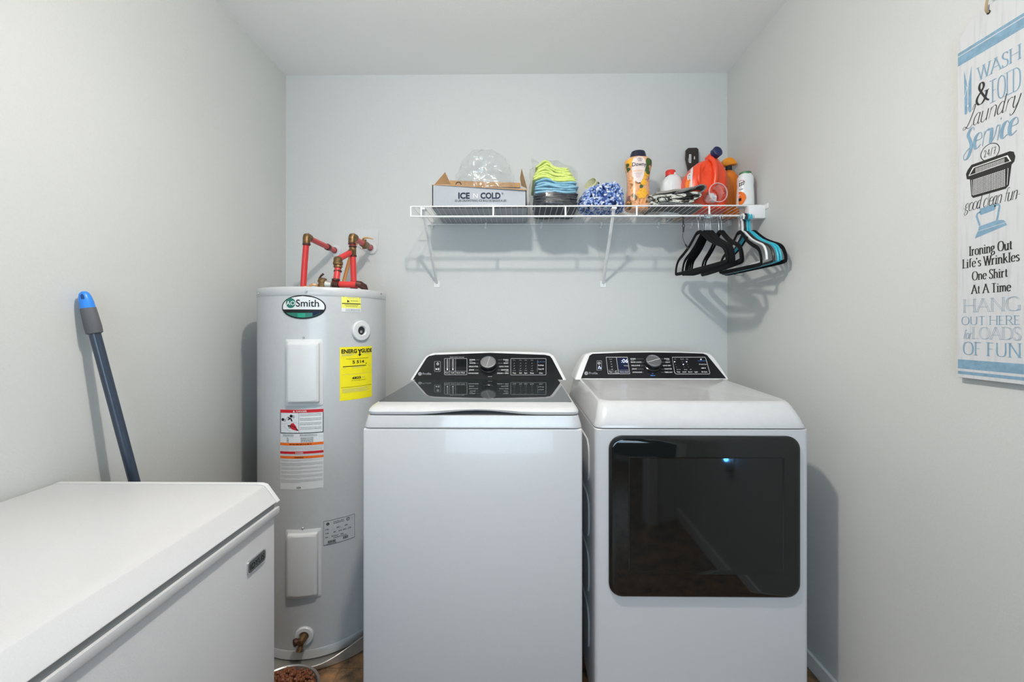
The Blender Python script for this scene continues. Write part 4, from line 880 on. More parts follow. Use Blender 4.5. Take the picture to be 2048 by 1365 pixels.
for px0, px1 in ((874, 846), (1206, 1228)):
    xf = atY(px0, 566, YB).x; zf = atY(px0, 566, YB).z; xt = atY(px1, 424, SY0 + .01).x
    b = NB(); tube(b, [(xt, SY0 + .006, SZ - .004), (xf, YB - .006, zf)], .0075, 8, flat=(1, .5)); br = link('brace', b, wm, t)
    b = NB(); loft(b, [[Vector((xf + u, YB - h, zf + v)) for u, v in ((-.014, -.024), (.014, -.024), (.014, .006), (.006, .012), (.004, .028), (-.004, .028), (-.006, .012), (-.014, .006))] for h in (.0003, .003)]); link('brace_foot', b, wm, br)
    b = NB(); lathe(b, [(.004, 0), (.003, .003), (0, .0035)], (xf, YB - .003, zf - .009), (0, -1, 0), 10); link('screw', b, M['chrome'], br)
    b = NB(); box(b, xt - .011, xt + .011, SY0 + .0, SY0 + .035, SZ - .013, SZ - .002); link('brace_clip', bevel(b, .002, 1), wm, br)
for px in (866, 972, 1083, 1202, 1316, 1382):
    x = atY(px, 452, YB).x
    b = NB(); box(b, x - .005, x + .005, YB - .017, YB, SZ - .012, SZ + .006); box(b, x - .008, x + .002, YB - .006, YB, SZ - .024, SZ - .010); link('wall_clip', bevel(b, .0015, 1), wm, t)
q0 = atY(1497, 411, SY0 - .01); q1 = atY(1524, 437, SY0 - .01)
b = NB(); box(b, q0.x, XR, SY0 - .012, SY0 + .022, q1.z, q0.z + .002); eb = link('end_bracket', bevel(b, .004, 2), wm, t)
b = NB(); box(b, XR - .004, XR, SY0 - .034, SY0 - .008, q0.z - .018, q0.z + .004); link('screw_tab', bevel(b, .0018, 2), wm, eb)
b = NB(); box(b, XR - .020, XR, YB - .05, YB, SZ - .02, SZ + .01); link('corner_bracket', bevel(b, .003, 1), wm, t)
DK = SZ + .006      # top of the deck wires

# ================================================================== ICE BAG CARTON
cm = mat('carton_white', (.38, .405, .445), .6, bump=.15, scale=90); km = mat('kraft_board', (.58, .33, .15), .75, bump=.3, scale=120, var=.06)
bx0, bx1, by0, by1 = atY(864.5, 400, 1.885).x, atY(1053, 400, 1.885).x, 1.885, 2.150
zl_, zr_ = atY(864, 370.5, 1.885).z, atY(1054, 379.5, 1.885).z
t = thing('carton', 'open pale grey cardboard ice bag carton with brown flaps on the shelf', 'box', ((bx0 + bx1) / 2, 2.06, DK))
def wallp(name, x0, x1, y0, y1, za, zb, m, par, th=.004, z0=None):
    """Board panel from (x0,y0) to (x1,y1); top heights za, zb."""
    d = Vector((x1 - x0, y1 - y0, 0)).normalized(); nn = Vector((-d.y, d.x, 0)) * th; z0 = DK if z0 is None else z0
    b = NB(); P = [Vector((x0, y0, z0)), Vector((x1, y1, z0)), Vector((x1, y1, zb)), Vector((x0, y0, za))]
    loft(b, [P, [p + nn for p in P]]); return link(name, b, m, par)
fr_ = wallp('front_panel', bx0, bx1, by0, by0, zl_, zr_, cm, t)
wallp('side_panel', bx1, bx1, by0, by1, zr_, zr_ + .01, cm, t); wallp('side_panel', bx0 + .004, bx0 + .004, by0, by1, zl_, zl_, cm, t); wallp('back_panel', bx0, bx1, by1 - .004, by1 - .004, zl_ + .01, zl_ + .0, cm, t)
b = NB(); box(b, bx0, bx1, by0, by1, DK - .0005, DK + .004); link('bottom_panel', b, cm, t)
b = NB(); P = [Vector((bx0 - .004, by0 - .001, zl_)), Vector((bx1 + .004, by0 - .001, zr_)), Vector((bx1 + .003, by0 - .010, zr_ - .006)), Vector((bx0 + .05, by0 - .004, zl_ - .002))]; loft(b, [P, [p + Vector((0, .003, .003)) for p in P]]); link('front_flap', b, km, t)
def flap(pts):
    b = NB(); loft(b, [pts, [p + Vector((.001, .003, 0)) for p in pts]]); link('brown_flap', b, km, t)
flap([atY(869, 369, 1.90), atY(901, 369, 2.08), atY(890, 344.5, 2.02)])
flap([atY(1042.5, 372, 2.06), atY(1054, 377, 1.90), atY(1043, 337, 1.99), atY(1040, 357, 2.04)])
flap([atY(899, 372, 2.14), atY(1040, 375, 2.14), atY(1040, 366, 2.15), atY(899, 361, 2.15)])
a = Art(lambda px, py, h: atY(px, py, by0 - h), -1); a.lift = .0008
a.text('pnavy', 'ICE', 928, 391.5, 11.5, 23, .04); a.text('pnavy', 'COLD', 981, 391.5, 11.5, 40, .04); a.text('pgrey', 'N', 951, 391.5, 11.0, 10.5, .03); a.text('plabel', 'N', 951, 391.5, 9.8, 9.0, -.004, h=.0014); a.text('pnavy', '®', 1005, 387.5, 3.8, 4)
a.text('pblack', '20 LBS DRAWSTRING ICE BAG/100 BAGS/5.4 LBS', 961, 401.5, 4.3, 103, .01)
a.emit('lettering', fr_)
b = NB(); P = [atY(925, 411.5, by0 - .02), atY(985, 408, by0 - .02), atY(1012, 411.5, by0 - .02), atY(1000, 414, by0 - .015), atY(925, 414.5, by0 - .015)]; loft(b, [P, [p + Vector((0, .006, 0)) for p in P]]); pp = tag(link('paper_slip', b, M['plabel']), 'small white paper slip lying in front of the grey carton', 'paper')
# clear bag rising out of the carton
fb = film('clear_poly', (.982, .985, .988), .13, .14, .7, 16)
def crumple(p, s, amt): return p + Vector((noise.noise(p * s), noise.noise(p * s + Vector((9, 0, 0))), noise.noise(p * s + Vector((0, 9, 0))))) * amt
Lb, Rb, Tb = atY(914, 374, 2.06), atY(1031, 374, 2.06), atY(965, 300, 2.06)
b = NB(); rings = []; hb = Tb.z - Lb.z + .04
for i in range(22):
    f = i / 21; z = Lb.z - .04 + hb * f; w_ = (Rb.x - Lb.x) / 2 * (math.sqrt(max(0, 1 - f ** 2.6)) * .98 + .02); cx_ = (Lb.x + Rb.x) / 2 - .012 * f
    rings.append([crumple(Vector((cx_ + w_ * math.cos(2 * PI * j / 44), 2.06 + w_ * .42 * math.sin(2 * PI * j / 44), z)), 46, .016) + Vector((0, 0, 0)) for j in range(44)])
loft(b, rings); tag(link('clear_ice_bag', b, fb, ang=180), 'crumpled clear plastic bag rising out of the open grey carton', 'plastic bag')
b = NB(); cc = atY(917, 369, 1.91); tube(b, [cc + Vector((.0115 * math.cos(R(q)), 0, .010 * math.sin(R(q)))) for q in range(-10, 200, 15)], .0018, 6); tag(link('drawstring_loop', b, M['pblack']), 'short dark drawstring loop at the front rim of the carton', 'string')

# ================================================================== CLOTHS IN A CLEAR BAG
def cloth(name, x0, x1, z, th, y0, y1, m, seed, wave, inset=0):
    rnd = random.Random(seed); x0 += rnd.uniform(-.003, .006); x1 -= rnd.uniform(-.002, .010); y0 += rnd.uniform(0, .008); sk = rnd.uniform(-.5, .5); b = NB(); NX, NYc = 46, 10; rings = []
    for i in range(NX + 1):
        f = i / NX; x = x0 + (x1 - x0) * f; e_ = math.sqrt(max(.05, 1 - (2 * f - 1) ** 8))
        zz = z + wave(f) + .0022 * math.sin(f * 9 + sk * 5 + seed * .4); ring = []
        for j in range(20):
            q = 2 * PI * j / 20; y = (y0 + y1) / 2 + (y1 - y0) / 2 * math.copysign(abs(math.cos(q)) ** .35, math.cos(q)) * (.93 + .07 * e_); v = th / 2 * e_ * math.copysign(abs(math.sin(q)) ** .4, math.sin(q))
            p = Vector((x, y, zz + v)); nn = noise.noise(p * 40 + Vector((seed * 3.1, 0, 0))) * .0050 + noise.noise(p * 220 + Vector((seed, 0, 0))) * .0022
            ring.append(p + Vector((nn, nn * 1.3, nn * .55)))
        rings.append(ring)
    loft(b, rings); return link(name, b, m, ang=180)
ym = mat('lime_microfibre', (.64, .74, .20), .9, bump=1.0, scale=420, var=.25, sheen=.3); bm_ = mat('sky_blue_microfibre', (.26, .50, .64), .9, bump=.9, scale=500, var=.15, sheen=.3); gm = mat('charcoal_microfibre', (.035, .038, .048), .95, bump=1.0, scale=500, var=.35, sheen=.2)
ORD = ['lowest', 'second', 'third', 'fourth', 'fifth', 'sixth', 'topmost']
tx0, tx1 = atY(1067, 400, 1.87).x, atY(1158, 400, 1.87).x
zz = DK + .006
hump = lambda amp: (lambda f: amp * (math.exp(-((f - .28) / .2) ** 2) - .25 * f))
for k in range(6):
    tag(cloth('grey_cloth', tx0 + .003 * (k % 2) + .004, tx1 - .003 * (k % 3), zz, .0125, 1.852, 2.09, gm, 10 + k, hump(.0006 * k)), ORD[k] + ' charcoal cloth from the bottom of the bagged cloth stack', 'cleaning cloth', 'charcoal cloths in the clear bag'); zz += .0098
for k in range(5):
    tag(cloth('blue_cloth', tx0 + .002 + .004 * (k % 2), tx1 - .004 - .005 * (k % 2), zz, .0130, 1.850, 2.09, bm_, 20 + k, hump(.003 + .0026 * k)), ORD[k] + ' sky blue cloth up, just above the charcoal layers of the stack', 'cleaning cloth', 'sky blue cloths in the clear bag'); zz += .0102
for k in range(7):
    tag(cloth('lime_cloth', tx0 - .006 + .003 * (k % 3) + .003 * k, tx1 - .014 - .004 * k, zz, .0145, 1.850, 2.09, ym, 30 + k, hump(.016 + .0020 * k)), ORD[k] + ' lime yellow cloth up, resting on the sky blue cloths in the bag', 'cleaning cloth', 'lime cloths in the clear bag'); zz += .0098
fb2 = film('thin_clear_poly', (.975, .98, .98), .22, .12, .8, 18)
b = NB(); rings = []; ztop = zz
pl = atY(1062, 318, 1.99)
for i in range(20):
    f = i / 19; z = DK + .004 + (ztop + .028 - DK) * f; k_ = 1 - .10 * f ** 3 - (.55 * max(0, f - .86) / .14)
    cx_ = (tx0 + tx1) / 2 - .004; w_ = (tx1 - tx0) / 2 + .014
    rings.append([crumple(p, 28, .008) for p in superring(cx_ - .015 * max(0, f - .8) / .2, 1.972, z, w_ * k_, .126 * (1 - .3 * f), 3.2, 40)])
loft(b, rings)
P_ = [atY(1066, 345, 1.96), atY(1088, 343, 1.99), atY(1090, 338, 2.0), atY(1074, 322, 1.99), atY(1062, 316, 1.985), atY(1063, 330, 1.97)]
loft(b, [P_, [p + Vector((.002, .006, .001)) for p in P_]])
tag(link('clear_cloth_bag', b, fb2, ang=180), 'thin clear plastic bag wrapped round the stack of coloured cloths', 'plastic bag')

# ================================================================== CHENILLE MOP PAD
cx0, cx1 = atY(1162, 400, 1.90).x, atY(1250, 400, 1.90).x
t = thing('chenille_mop', 'blue and white chenille mop head heaped between the cloths and the orange bottle', 'mop head', ((cx0 + cx1) / 2, 1.97, DK))
rnd = random.Random(11); bb = [NB(), NB(), NB()]
mopm = [mat('chenille_blue', (.10, .19, .50), .85, bump=.8, scale=400, var=.3), mat('chenille_pale', (.42, .52, .76), .85, bump=.8, scale=400, var=.2), mat('chenille_white', (.72, .74, .80), .85, bump=.8, scale=400, var=.1)]
xm, ym_ = (cx0 + cx1) / 2, 1.945; rx_, ry_, rz2 = (cx1 - cx0) / 2 - .006, .085, .100
b = NB(); lathe(b, [(0, .012), (.058, .012), (.064, .03), (.06, .075), (.045, .088), (0, .09)], (xm, ym_, DK), (0, 0, 1), 20); link('mop_base', b, mat('mop_blue_backing', (.08, .14, .40), .9), t)
def hgt(u): return .085 + .018 * math.sin(u * 5 + 1) 
for i in range(1500):
    th = rnd.uniform(0, 2 * PI); g_ = rnd.uniform(-.12, 1.25); side = 0 <= g_ < 1
    f = max(0, min(1, g_)); k_ = (1 - f ** 5 * .35) if side else math.sqrt(rnd.random()) * .68
    cc_, ss_ = math.cos(th), math.sin(th); ex = .72
    lump = 1 + .10 * noise.noise(Vector((cc_ * 2, ss_ * 2, f * 3)))
    p = Vector((xm + rx_ * k_ * lump * math.copysign(abs(cc_) ** ex, cc_), ym_ + ry_ * k_ * lump * math.copysign(abs(ss_) ** ex, ss_), DK + .004 + rz2 * f * (1 + .20 * cc_ * k_ + .08 * noise.noise(Vector((cc_ * 3, ss_ * 3, 1))))))
    d = Vector((cc_ * .5 + rnd.uniform(-1, 1), ss_ * .5 + rnd.uniform(-1, 1), rnd.uniform(-1, .6))).normalized()
    l = rnd.uniform(.012, .020); r_ = rnd.uniform(.0034, .0048); q = p + d * l * .6; q.z = max(q.z, DK + .003)
    p = p - d * l * .4; p.z = max(p.z, DK + .003); ml_ = p.lerp(q, .5) + Vector((cc_, ss_, .4)) * .002
    tube(bb[0 if i % 5 in (0, 1) else 1 if i % 5 in (2, 3) else 2], [p, p.lerp(ml_, .6), ml_, q.lerp(ml_, .4), q], [r_ * .5, r_, r_, r_, r_ * .5], 6)
for b, m, nm in zip(bb, mopm, ('blue', 'pale', 'white')):
    o = link('chenille_fringe', b, m, t); o['kind'] = 'stuff'
c0 = atY(1180, 363, 1.895)
ax = Vector((-.62, -.62, .42)).normalized()
b = NB(); cc = c0 + Vector((.004, .01, -.006)); u_, v_ = frame(ax)
lathe(b, [(0, -.042), (.022, -.040), (.029, -.008), (.031, .0), (.0285, .001), (.024, -.030), (0, -.034)], cc, ax, 28); link('cream_socket', b, mat('cream_plastic', (.62, .60, .38), .5), t)
b = NB(); loft(b, [superring(atY(1195, 384, 1.92).x, 1.925, z, .030 - k, .018 - k, 2.2, 20) for z, k in ((atY(1195, 389, 1.92).z, .0), (atY(1195, 384, 1.92).z, 0), (atY(1195, 382.5, 1.92).z, .004))]); link('cream_plate', b, mat('cream_plate', (.66, .66, .52), .5), t)
b = NB(); tube(b, [atY(1196, 366, 1.95), atY(1198, 374, 1.94)], .006, 8); link('black_latch', b, M['dark'], t)
b = NB(); tube(b, [atY(1198, 384, 1.915), atY(1213, 376, 1.93)], .007, 8, flat=(1, .5)); link('black_strap', b, M['dark'], t)

# ================================================================== BOTTLES
def bottle(name, sections, cx, cy, m, parent=None, seg=40, n=2.4):
    """sections: (z, half width, half depth, x shift)"""
    b = NB(); rings = [superring(cx + s[3], cy, s[0], s[1], s[2], s[4] if len(s) > 4 else n, seg) for s in sections]
    loft(b, rings); return link(name, b, m, parent)
def xs(px0, px1, Y): return atY(px0, 400, Y).x, atY(px1, 400, Y).x
# scent booster bottle, peach and orange
Y = 1.945; kz = lambda py: atY(1276, py, Y - .035).z
hw = lambda p0, p1: (atY(p1, 400, Y).x - atY(p0, 400, Y).x) / 2
cxd = atY(1276, 380, Y).x
t = thing('scent_booster_bottle', 'tall peach and orange bottle with a dark navy cap beside the blue mop', 'bottle', (cxd, Y, DK))
pm = bpy.data.materials.new('peach_floral_sleeve'); pm.use_nodes = True; nt = pm.node_tree; pb = nt.nodes['Principled BSDF']; pb.inputs['Roughness'].default_value = .3; pb.inputs['Coat Weight'].default_value = .3
tc = nt.nodes.new('ShaderNodeTexCoord'); vo = nt.nodes.new('ShaderNodeTexNoise'); vo.inputs['Scale'].default_value = 22; vo.inputs['Detail'].default_value = 3; vo.inputs['Distortion'].default_value = 1.2; rp = nt.nodes.new('ShaderNodeValToRGB'); e = rp.color_ramp.elements
e[0].position = .36; e[0].color = (.05, .07, .02, 1); e[1].position = .66; e[1].color = (.80, .26, .02, 1)
for p_, c_ in ((.41, (.36, .15, .04, 1)), (.47, (.74, .34, .15, 1)), (.56, (.80, .44, .26, 1))): k = e.new(p_); k.color = c_
nt.links.new(tc.outputs['Object'], vo.inputs['Vector']); nt.links.new(vo.outputs['Fac'], rp.inputs[0]); nt.links.new(rp.outputs[0], pb.inputs['Base Color'])
bod = bottle('bottle_body', [(DK, .045, .034, 0), (DK + .004, .055, .042, 0), (kz(412), hw(1250, 1303), .046, 0), (kz(395), hw(1253, 1301), .045, 0), (kz(375), hw(1254, 1298), .042, 0), (kz(355), hw(1254, 1297), .040, 0), (kz(340), hw(1252, 1299), .041, 0), (kz(328), hw(1249, 1302), .044, 0), (kz(318), hw(1249.5, 1302), .043, 0), (kz(313), hw(1254, 1298), .038, 0), (kz(311), hw(1260, 1293), .030, 0)], cxd, Y, pm, t)
capm = mat('navy_cap', (.012, .014, .035), .35)
bottle('cap', [(kz(314.5), .032, .030, 0), (kz(312), .0385, .034, 0), (kz(302), .0335, .031, 0), (kz(298.5), .030, .028, 0), (kz(297.5), .025, .023, 0)], cxd, Y, capm, t, n=2.2)
sec = [(DK, .045, .034), (kz(412), hw(1250, 1303), .046), (kz(395), hw(1253, 1301), .045), (kz(375), hw(1254, 1298), .042), (kz(355), hw(1254, 1297), .040), (kz(340), hw(1252, 1299), .041), (kz(328), hw(1249, 1302), .044), (kz(318), hw(1249.5, 1302), .043), (kz(311), hw(1260, 1293), .030)]
def surf(sec, cx, cy, n):
    def fn(u, v, h):
        for s0, s1 in zip(sec, sec[1:]):
            if v <= s1[0]: break
        f = min(1, max(0, (v - s0[0]) / (s1[0] - s0[0]))); rx = s0[1] + (s1[1] - s0[1]) * f; ry = s0[2] + (s1[2] - s0[2]) * f
        k = min(.985, abs(u) / rx); u = max(-rx * .985, min(rx * .985, u)); return Vector((cx + u, cy - (ry + .0015) * (1 - k ** n) ** (1 / n) - h, v))
    return fn
a = Art(surf(sec, cxd, Y, 2.4), 1, (.006, .008)); a.lift = .0015
P_ = lambda px, py: (atY(px, 400, Y - .04).x - cxd, kz(py))
M['peachw'] = mat('cream_label', (.80, .66, .62), .4); M['petal'] = mat('orange_petal', (.88, .42, .03), .45, var=.2, scale=90); M['leaf'] = mat('dark_leaf', (.05, .10, .02), .5); M['mauve'] = mat('mauve_print', (.35, .20, .24), .5)
def blob(m, px, py, r, k=6, h=None, rx=1):
    u, v = P_(px, py); a.poly(m, [(u + rx * r * (1 + .10 * math.cos(k * R(q)) + .08 * math.sin(2 * R(q))) * math.cos(R(q)), v + r * (1 + .10 * math.cos(k * R(q)) + .08 * math.sin(2 * R(q))) * math.sin(R(q))) for q in range(0, 360, 12)], h)
for s_ in ((1260, 324, .020), (1291, 352, .018), (1287, 366, .014), (1284, 388, .024)): blob('petal', *s_, h=.0012)
blob('leaf', 1253, 330, .013, 3, .0019); blob('leaf', 1298, 324, .017, 3, .0013); blob('leaf', 1297, 345, .010, 2, .0013); blob('mauve', 1296, 356, .010, 3, .0012); blob('leaf', 1257, 338, .010, 3, .0011); blob('leaf', 1294, 338, .012, 3, .0011); blob('leaf', 1282, 374, .008, 3, .0014)
pl_ = [P_(*q) for q in ((1272, 312), (1280, 312), (1288, 318), (1292, 330), (1289, 344), (1286, 358), (1281, 366), (1276, 367), (1270, 362), (1265, 352), (1264, 340), (1264, 326), (1267, 317))]
a.poly('peachw', pl_, .0018)
u, v = P_(1278, 331); a.text('pnavy', 'Downy', u, v + .002, .0165, .062, .012, h=.0026, slope=.0)
u, v = P_(1279, 321); 
for s_ in (-1, 1): a.line('pnavy', [(u + s_ * .0035 + .0055 * math.cos(R(q)), v + .0075 * math.sin(R(q))) for q in range(0, 360, 20)], .0011, True, .0026)
u, v = P_(1276, 343); a.text('petal', 'RADIANT', u, v, .006, .040, h=.0026); rnd = random.Random(1)
for k in range(4): a.words('mauve', u - .018 + .003 * k, u + .018 - .003 * k, v - .010 - .006 * k, .0012, rnd, h=.0026)
u, v = P_(1260, 396)
for k in range(9): a.rect('mauve', u - .006, v + .0028 * k - .012, u + .003, v + .0028 * k - .0105, .0016)
a.emit('front_print', bod)

# small white jug with red cap
Y = 2.03; kz = lambda py: atY(1343, py, Y - .03).z; cxj = atY(1344, 380, Y).x
wpl = mat('white_hdpe', (.76, .77, .77), .35, coat=.1); redc = mat('red_cap', (.75, .035, .02), .4)
t = thing('small_white_jug', 'small white plastic jug with a red cap behind the folded cloth', 'jug', (cxj, Y, DK))
hw = lambda p0, p1: (atY(p1, 400, Y).x - atY(p0, 400, Y).x) / 2
bottle('jug_body', [(DK, .050, .042, 0), (DK + .006, .056, .048, 0), (kz(385), .054, .045, 0), (kz(375), hw(1322, 1366), .044, 0), (kz(365), hw(1322, 1362), .043, -.003), (kz(356), hw(1326, 1360), .040, -.002), (kz(350), hw(1330, 1355), .032, 0), (kz(347.5), .022, .022, 0), (kz(343), .021, .021, 0)], cxj, Y, wpl, t, n=2.6)
jb = bpy.data.objects[[o.name for o in t.children if o.name.startswith('jug_body')][0]]
cj = atY(1337, 366, Y - .045) - parent_loc(t)
for v in jb.data.vertices:
    q = ((v.co.x - cj.x) / .016) ** 2 + ((v.co.z - cj.z) / .030) ** 2
    if v.co.y < 0 and q < 1: v.co.y += .012 * (1 - q)
bottle('cap', [(kz(348), .0235, .0235, 0), (kz(339), .0235, .0235, 0), (kz(337.5), .021, .021, 0)], atY(1341, 380, Y).x, Y, redc, t, n=2.0)
# beige carton glimpsed behind the jug
b = NB(); q0, q1 = atY(1350, 353, 2.10), atY(1370, 400, 2.10); box(b, q0.x, q1.x + .0, 2.10, 2.14, DK, q0.z); tag(link('beige_packet', bevel(b, .004), mat('beige_packet', (.48, .38, .28), .6)), 'plain beige packet half hidden behind the small white jug', 'packet')

# black sleeve with white print, leaning on the wall
P4 = [(1372, 300), (1376, 296.5), (1393, 296), (1396.5, 299), (1397, 322), (1393, 352), (1389, 420), (1383, 420), (1376, 340), (1371, 318)]
b = NB(); A_ = [atY(px, py, 2.135) for px, py in P4]; A_ = [Vector((p.x, 2.130 - (1 if p.z < DK + .05 else 0) * .0, max(p.z, DK))) for p in A_]
loft(b, [A_, [p + Vector((0, .014, 0)) for p in A_]]); bs = tag(link('black_packet', bevel(b, .002, 1), mat('black_sleeve', (.022, .016, .014), .5)), 'narrow black packet with white print leaning on the wall behind the red jug', 'packet')
a = Art(lambda px, py, h: atY(px, py, 2.130 - h), -1); a.lift = .001; a.rect('pwhite', 1378, 309, 1382.5, 326); a.rect('pwhite', 1388, 313, 1389.8, 319)
for k in range(5): a.rect('pblack', 1378.6, 311 + 3 * k, 1381.8, 312 + 3 * k, .0014)
for k in range(4): a.rect('pwhite', 1376.5, 317 + 2 * k, 1377.5, 318 + 2 * k)
a.emit('lettering', bs)

# big red-orange detergent jug
Y = 1.985; YD = .075; kz = lambda py: atY(1410, py, Y - .06).z
rj = mat('tide_orange_plastic', (.86, .065, .012), .30, coat=.25, var=.03)
xa = lambda px: atY(px, 360, Y - .03).x
t = thing('detergent_jug', 'large red-orange detergent jug with a navy cap lying over the shelf edge', 'jug', (xa(1412), Y, DK)); t['label'] = 'large red-orange detergent jug with a navy cap, biggest bottle on the shelf'
S_ = [(DK, 1374, 1450, .060), (DK + .005, 1369, 1454, .072), (kz(395), 1367, 1455.5, .075), (kz(375), 1367, 1456, .075), (kz(360), 1368, 1456, .074), (kz(348), 1372, 1455, .072), (kz(338), 1378, 1453, .068), (kz(328), 1386, 1449, .060), (kz(320), 1396, 1444, .050), (kz(315), 1408, 1441, .040), (kz(311), 1417, 1440, .030)]
b = NB(); rings = [superring((xa(l) + xa(r_)) / 2, Y, z, (xa(r_) - xa(l)) / 2, d, 2.7, 48) for z, l, r_, d in S_]; loft(b, rings)
for v in b.verts:   # recess beside the handle
    if v.co.y < Y - .01:
        for (pxc, pyc, rx, rz, dp) in ((1413, 343, .024, .040, .020), (1445, 350, .010, .045, .008)):
            c_ = atY(pxc, pyc, Y - .06); q = ((v.co.x - c_.x) / rx) ** 2 + ((v.co.z - c_.z) / rz) ** 2
            if q < 1: v.co.y += dp * (1 - q)
bod = link('jug_body', b, rj, t, ang=60)
hp = [atY(1421, 317, Y - .052), atY(1428, 324, Y - .070), atY(1431, 340, Y - .080), atY(1431, 357, Y - .082), atY(1428, 372, Y - .078), atY(1424, 382, Y - .066)]
b = NB(); tube(b, cat(hp, 4), [.011] * 21, 14); link('handle', b, rj, t)
hp = [atY(1400, 330, Y - .055), atY(1398, 345, Y - .070), atY(1398, 362, Y - .074), atY(1402, 374, Y - .070)]
b = NB(); tube(b, cat(hp, 4), [.002 + .006 * math.sin(PI * k / 12) for k in range(13)], 10); link('handle_ridge', b, rj, t)
cd = (Vector((.30, -.90, .34))).normalized(); c_ = atY(1428, 311, Y - .03)
b = NB(); lathe(b, [(.022, -.035), (.020, .0), (.017, .014)], c_, cd, 20); link('neck', b, rj, t)
b = NB(); cd_c = atY(1433, 305, Y - .045); cd = Vector((.26, -.93, .24)).normalized(); lathe(b, [(.0195, -.014), (.0235, -.012), (.0240, .010), (.021, .013), (.014, .013), (.013, .011), (0, .011)], cd_c, cd, 28); link('cap', b, mat('navy_blue_cap', (.015, .02, .09), .35), t)
a = Art(lambda px, py, h: atY(px, py, Y - .0) , -1)
def jsurf(px, py, h):
    Yk = Y - .06
    for _ in range(6):
        p = atY(px, py, Yk); z = p.z; s0, s1 = S_[0], S_[1]
        for s0, s1 in zip(S_, S_[1:]):
            if z <= s1[0]: break
        f = min(1, max(0, (z - s0[0]) / (s1[0] - s0[0]))); l = xa(s0[1] + (s1[1] - s0[1]) * f); r_ = xa(s0[2] + (s1[2] - s0[2]) * f); d = s0[3] + (s1[3] - s0[3]) * f
        k = min(.985, abs(p.x - (l + r_) / 2) / ((r_ - l) / 2)); Yk = Y - d * (1 - k ** 2.7) ** (1 / 2.7)
    p = atY(px, py, Yk); return p + Vector((-.4, -1, 0)).normalized() * (h + .002)
a = Art(jsurf, -1, (2.5, 3.5)); a.lift = .0008
M['oj'] = mat('bright_orange_label', (.88, .20, .01), .4)
a.poly('oj', [(1370, 368), (1373, 358), (1378, 348), (1381, 344), (1381, 372), (1379, 388), (1370.5, 388)]); a.poly('plabel', [(1381, 340), (1385.5, 334), (1386, 340), (1384.5, 360), (1384, 378), (1380, 388), (1377.5, 388), (1379.5, 365)], .0008)
a.poly('plabel', [(1374, 352), (1379, 346), (1382.5, 350), (1380, 358), (1375, 362)], .0009); a.rect('pgrey', 1376.5, 351, 1380, 353, .0016); a.rect('pgrey', 1376, 356, 1379.5, 357.5, .0016)
a.emit('label_print', bod)

# clear dosing cup lying in front
t_c = atY(1432, 388, 1.862); axd = Vector((.12, -1, .06)).normalized()
t = thing('dosing_cup', 'clear dosing cup lying on its side in front of the red-orange jug', 'cup', tuple(t_c))
pc = film('pinkish_clear_plastic', (.95, .90, .90), .5, .08, .2, 30)
b = NB(); lathe(b, [(0, -.050), (.030, -.050), (.033, -.046), (.0405, .012), (.0425, .014), (.0425, .017), (.0400, .017), (.0385, .012), (.0315, -.044), (0, -.046)], t_c, axd, 36); link('cup_wall', b, pc, t)
b = NB(); lathe(b, [(.0425, .013), (.0436, .0145), (.0436, .018), (.0405, .0185), (.0400, .014)], t_c, axd, 36, False); link('rim', b, mat('frosted_rim', (.80, .62, .62), .3, alpha=.75), t)
b = NB(); rings = []
for i in range(9):
    f = i / 8; rings.append([crumple(t_c + axd * (-.044 + .030 * f) + Vector((.026 * (1 - f ** 2) * math.cos(2 * PI * j / 20), 0, .024 * (1 - f ** 2) * math.sin(2 * PI * j / 20) - .005)), 90, .006) for j in range(20)])
loft(b, rings); tag(link('crumpled_wrapper', b, mat('white_wrapper', (.78, .78, .78), .4)), 'crumpled white wrapper stuffed inside the clear dosing cup', 'wrapper')

# orange cleaner bottle
Y = 2.065; kz = lambda py: atY(1462, py, Y - .02).z; cxo = atY(1459, 380, Y).x
t = thing('orange_cleaner_bottle', 'amber orange spray cleaner bottle with an orange trigger behind the big jug', 'spray bottle', (cxo, Y, DK))
ob = mat('amber_orange_plastic', (.78, .20, .008), .3, coat=.2); ot = mat('orange_trigger', (.88, .30, .01), .4)
bottle('bottle_body', [(DK, .036, .030, 0), (DK + .005, .041, .034, 0), (kz(390), .041, .034, 0), (kz(365), .040, .034, 0), (kz(352), .036, .031, 0), (kz(344), .026, .025, -.002), (kz(339.5), .016, .016, -.004)], cxo, Y, ob, t)
bottle('collar', [(kz(341), .016, .016, -.004), (kz(329.5), .0145, .0145, -.004)], cxo, Y, M['dark'], t, n=2)
b = NB(); P_ = [(1447, 330), (1448, 319), (1453, 315.5), (1461, 314), (1466, 315), (1472, 321), (1476, 328), (1470, 327.5), (1462, 329), (1456, 331)]; A_ = [atY(x, y, Y - .018) for x, y in P_]; loft(b, [A_, [p + Vector((0, .034, 0)) for p in A_]]); link('trigger_head', bevel(b, .005, 3), ot, t)
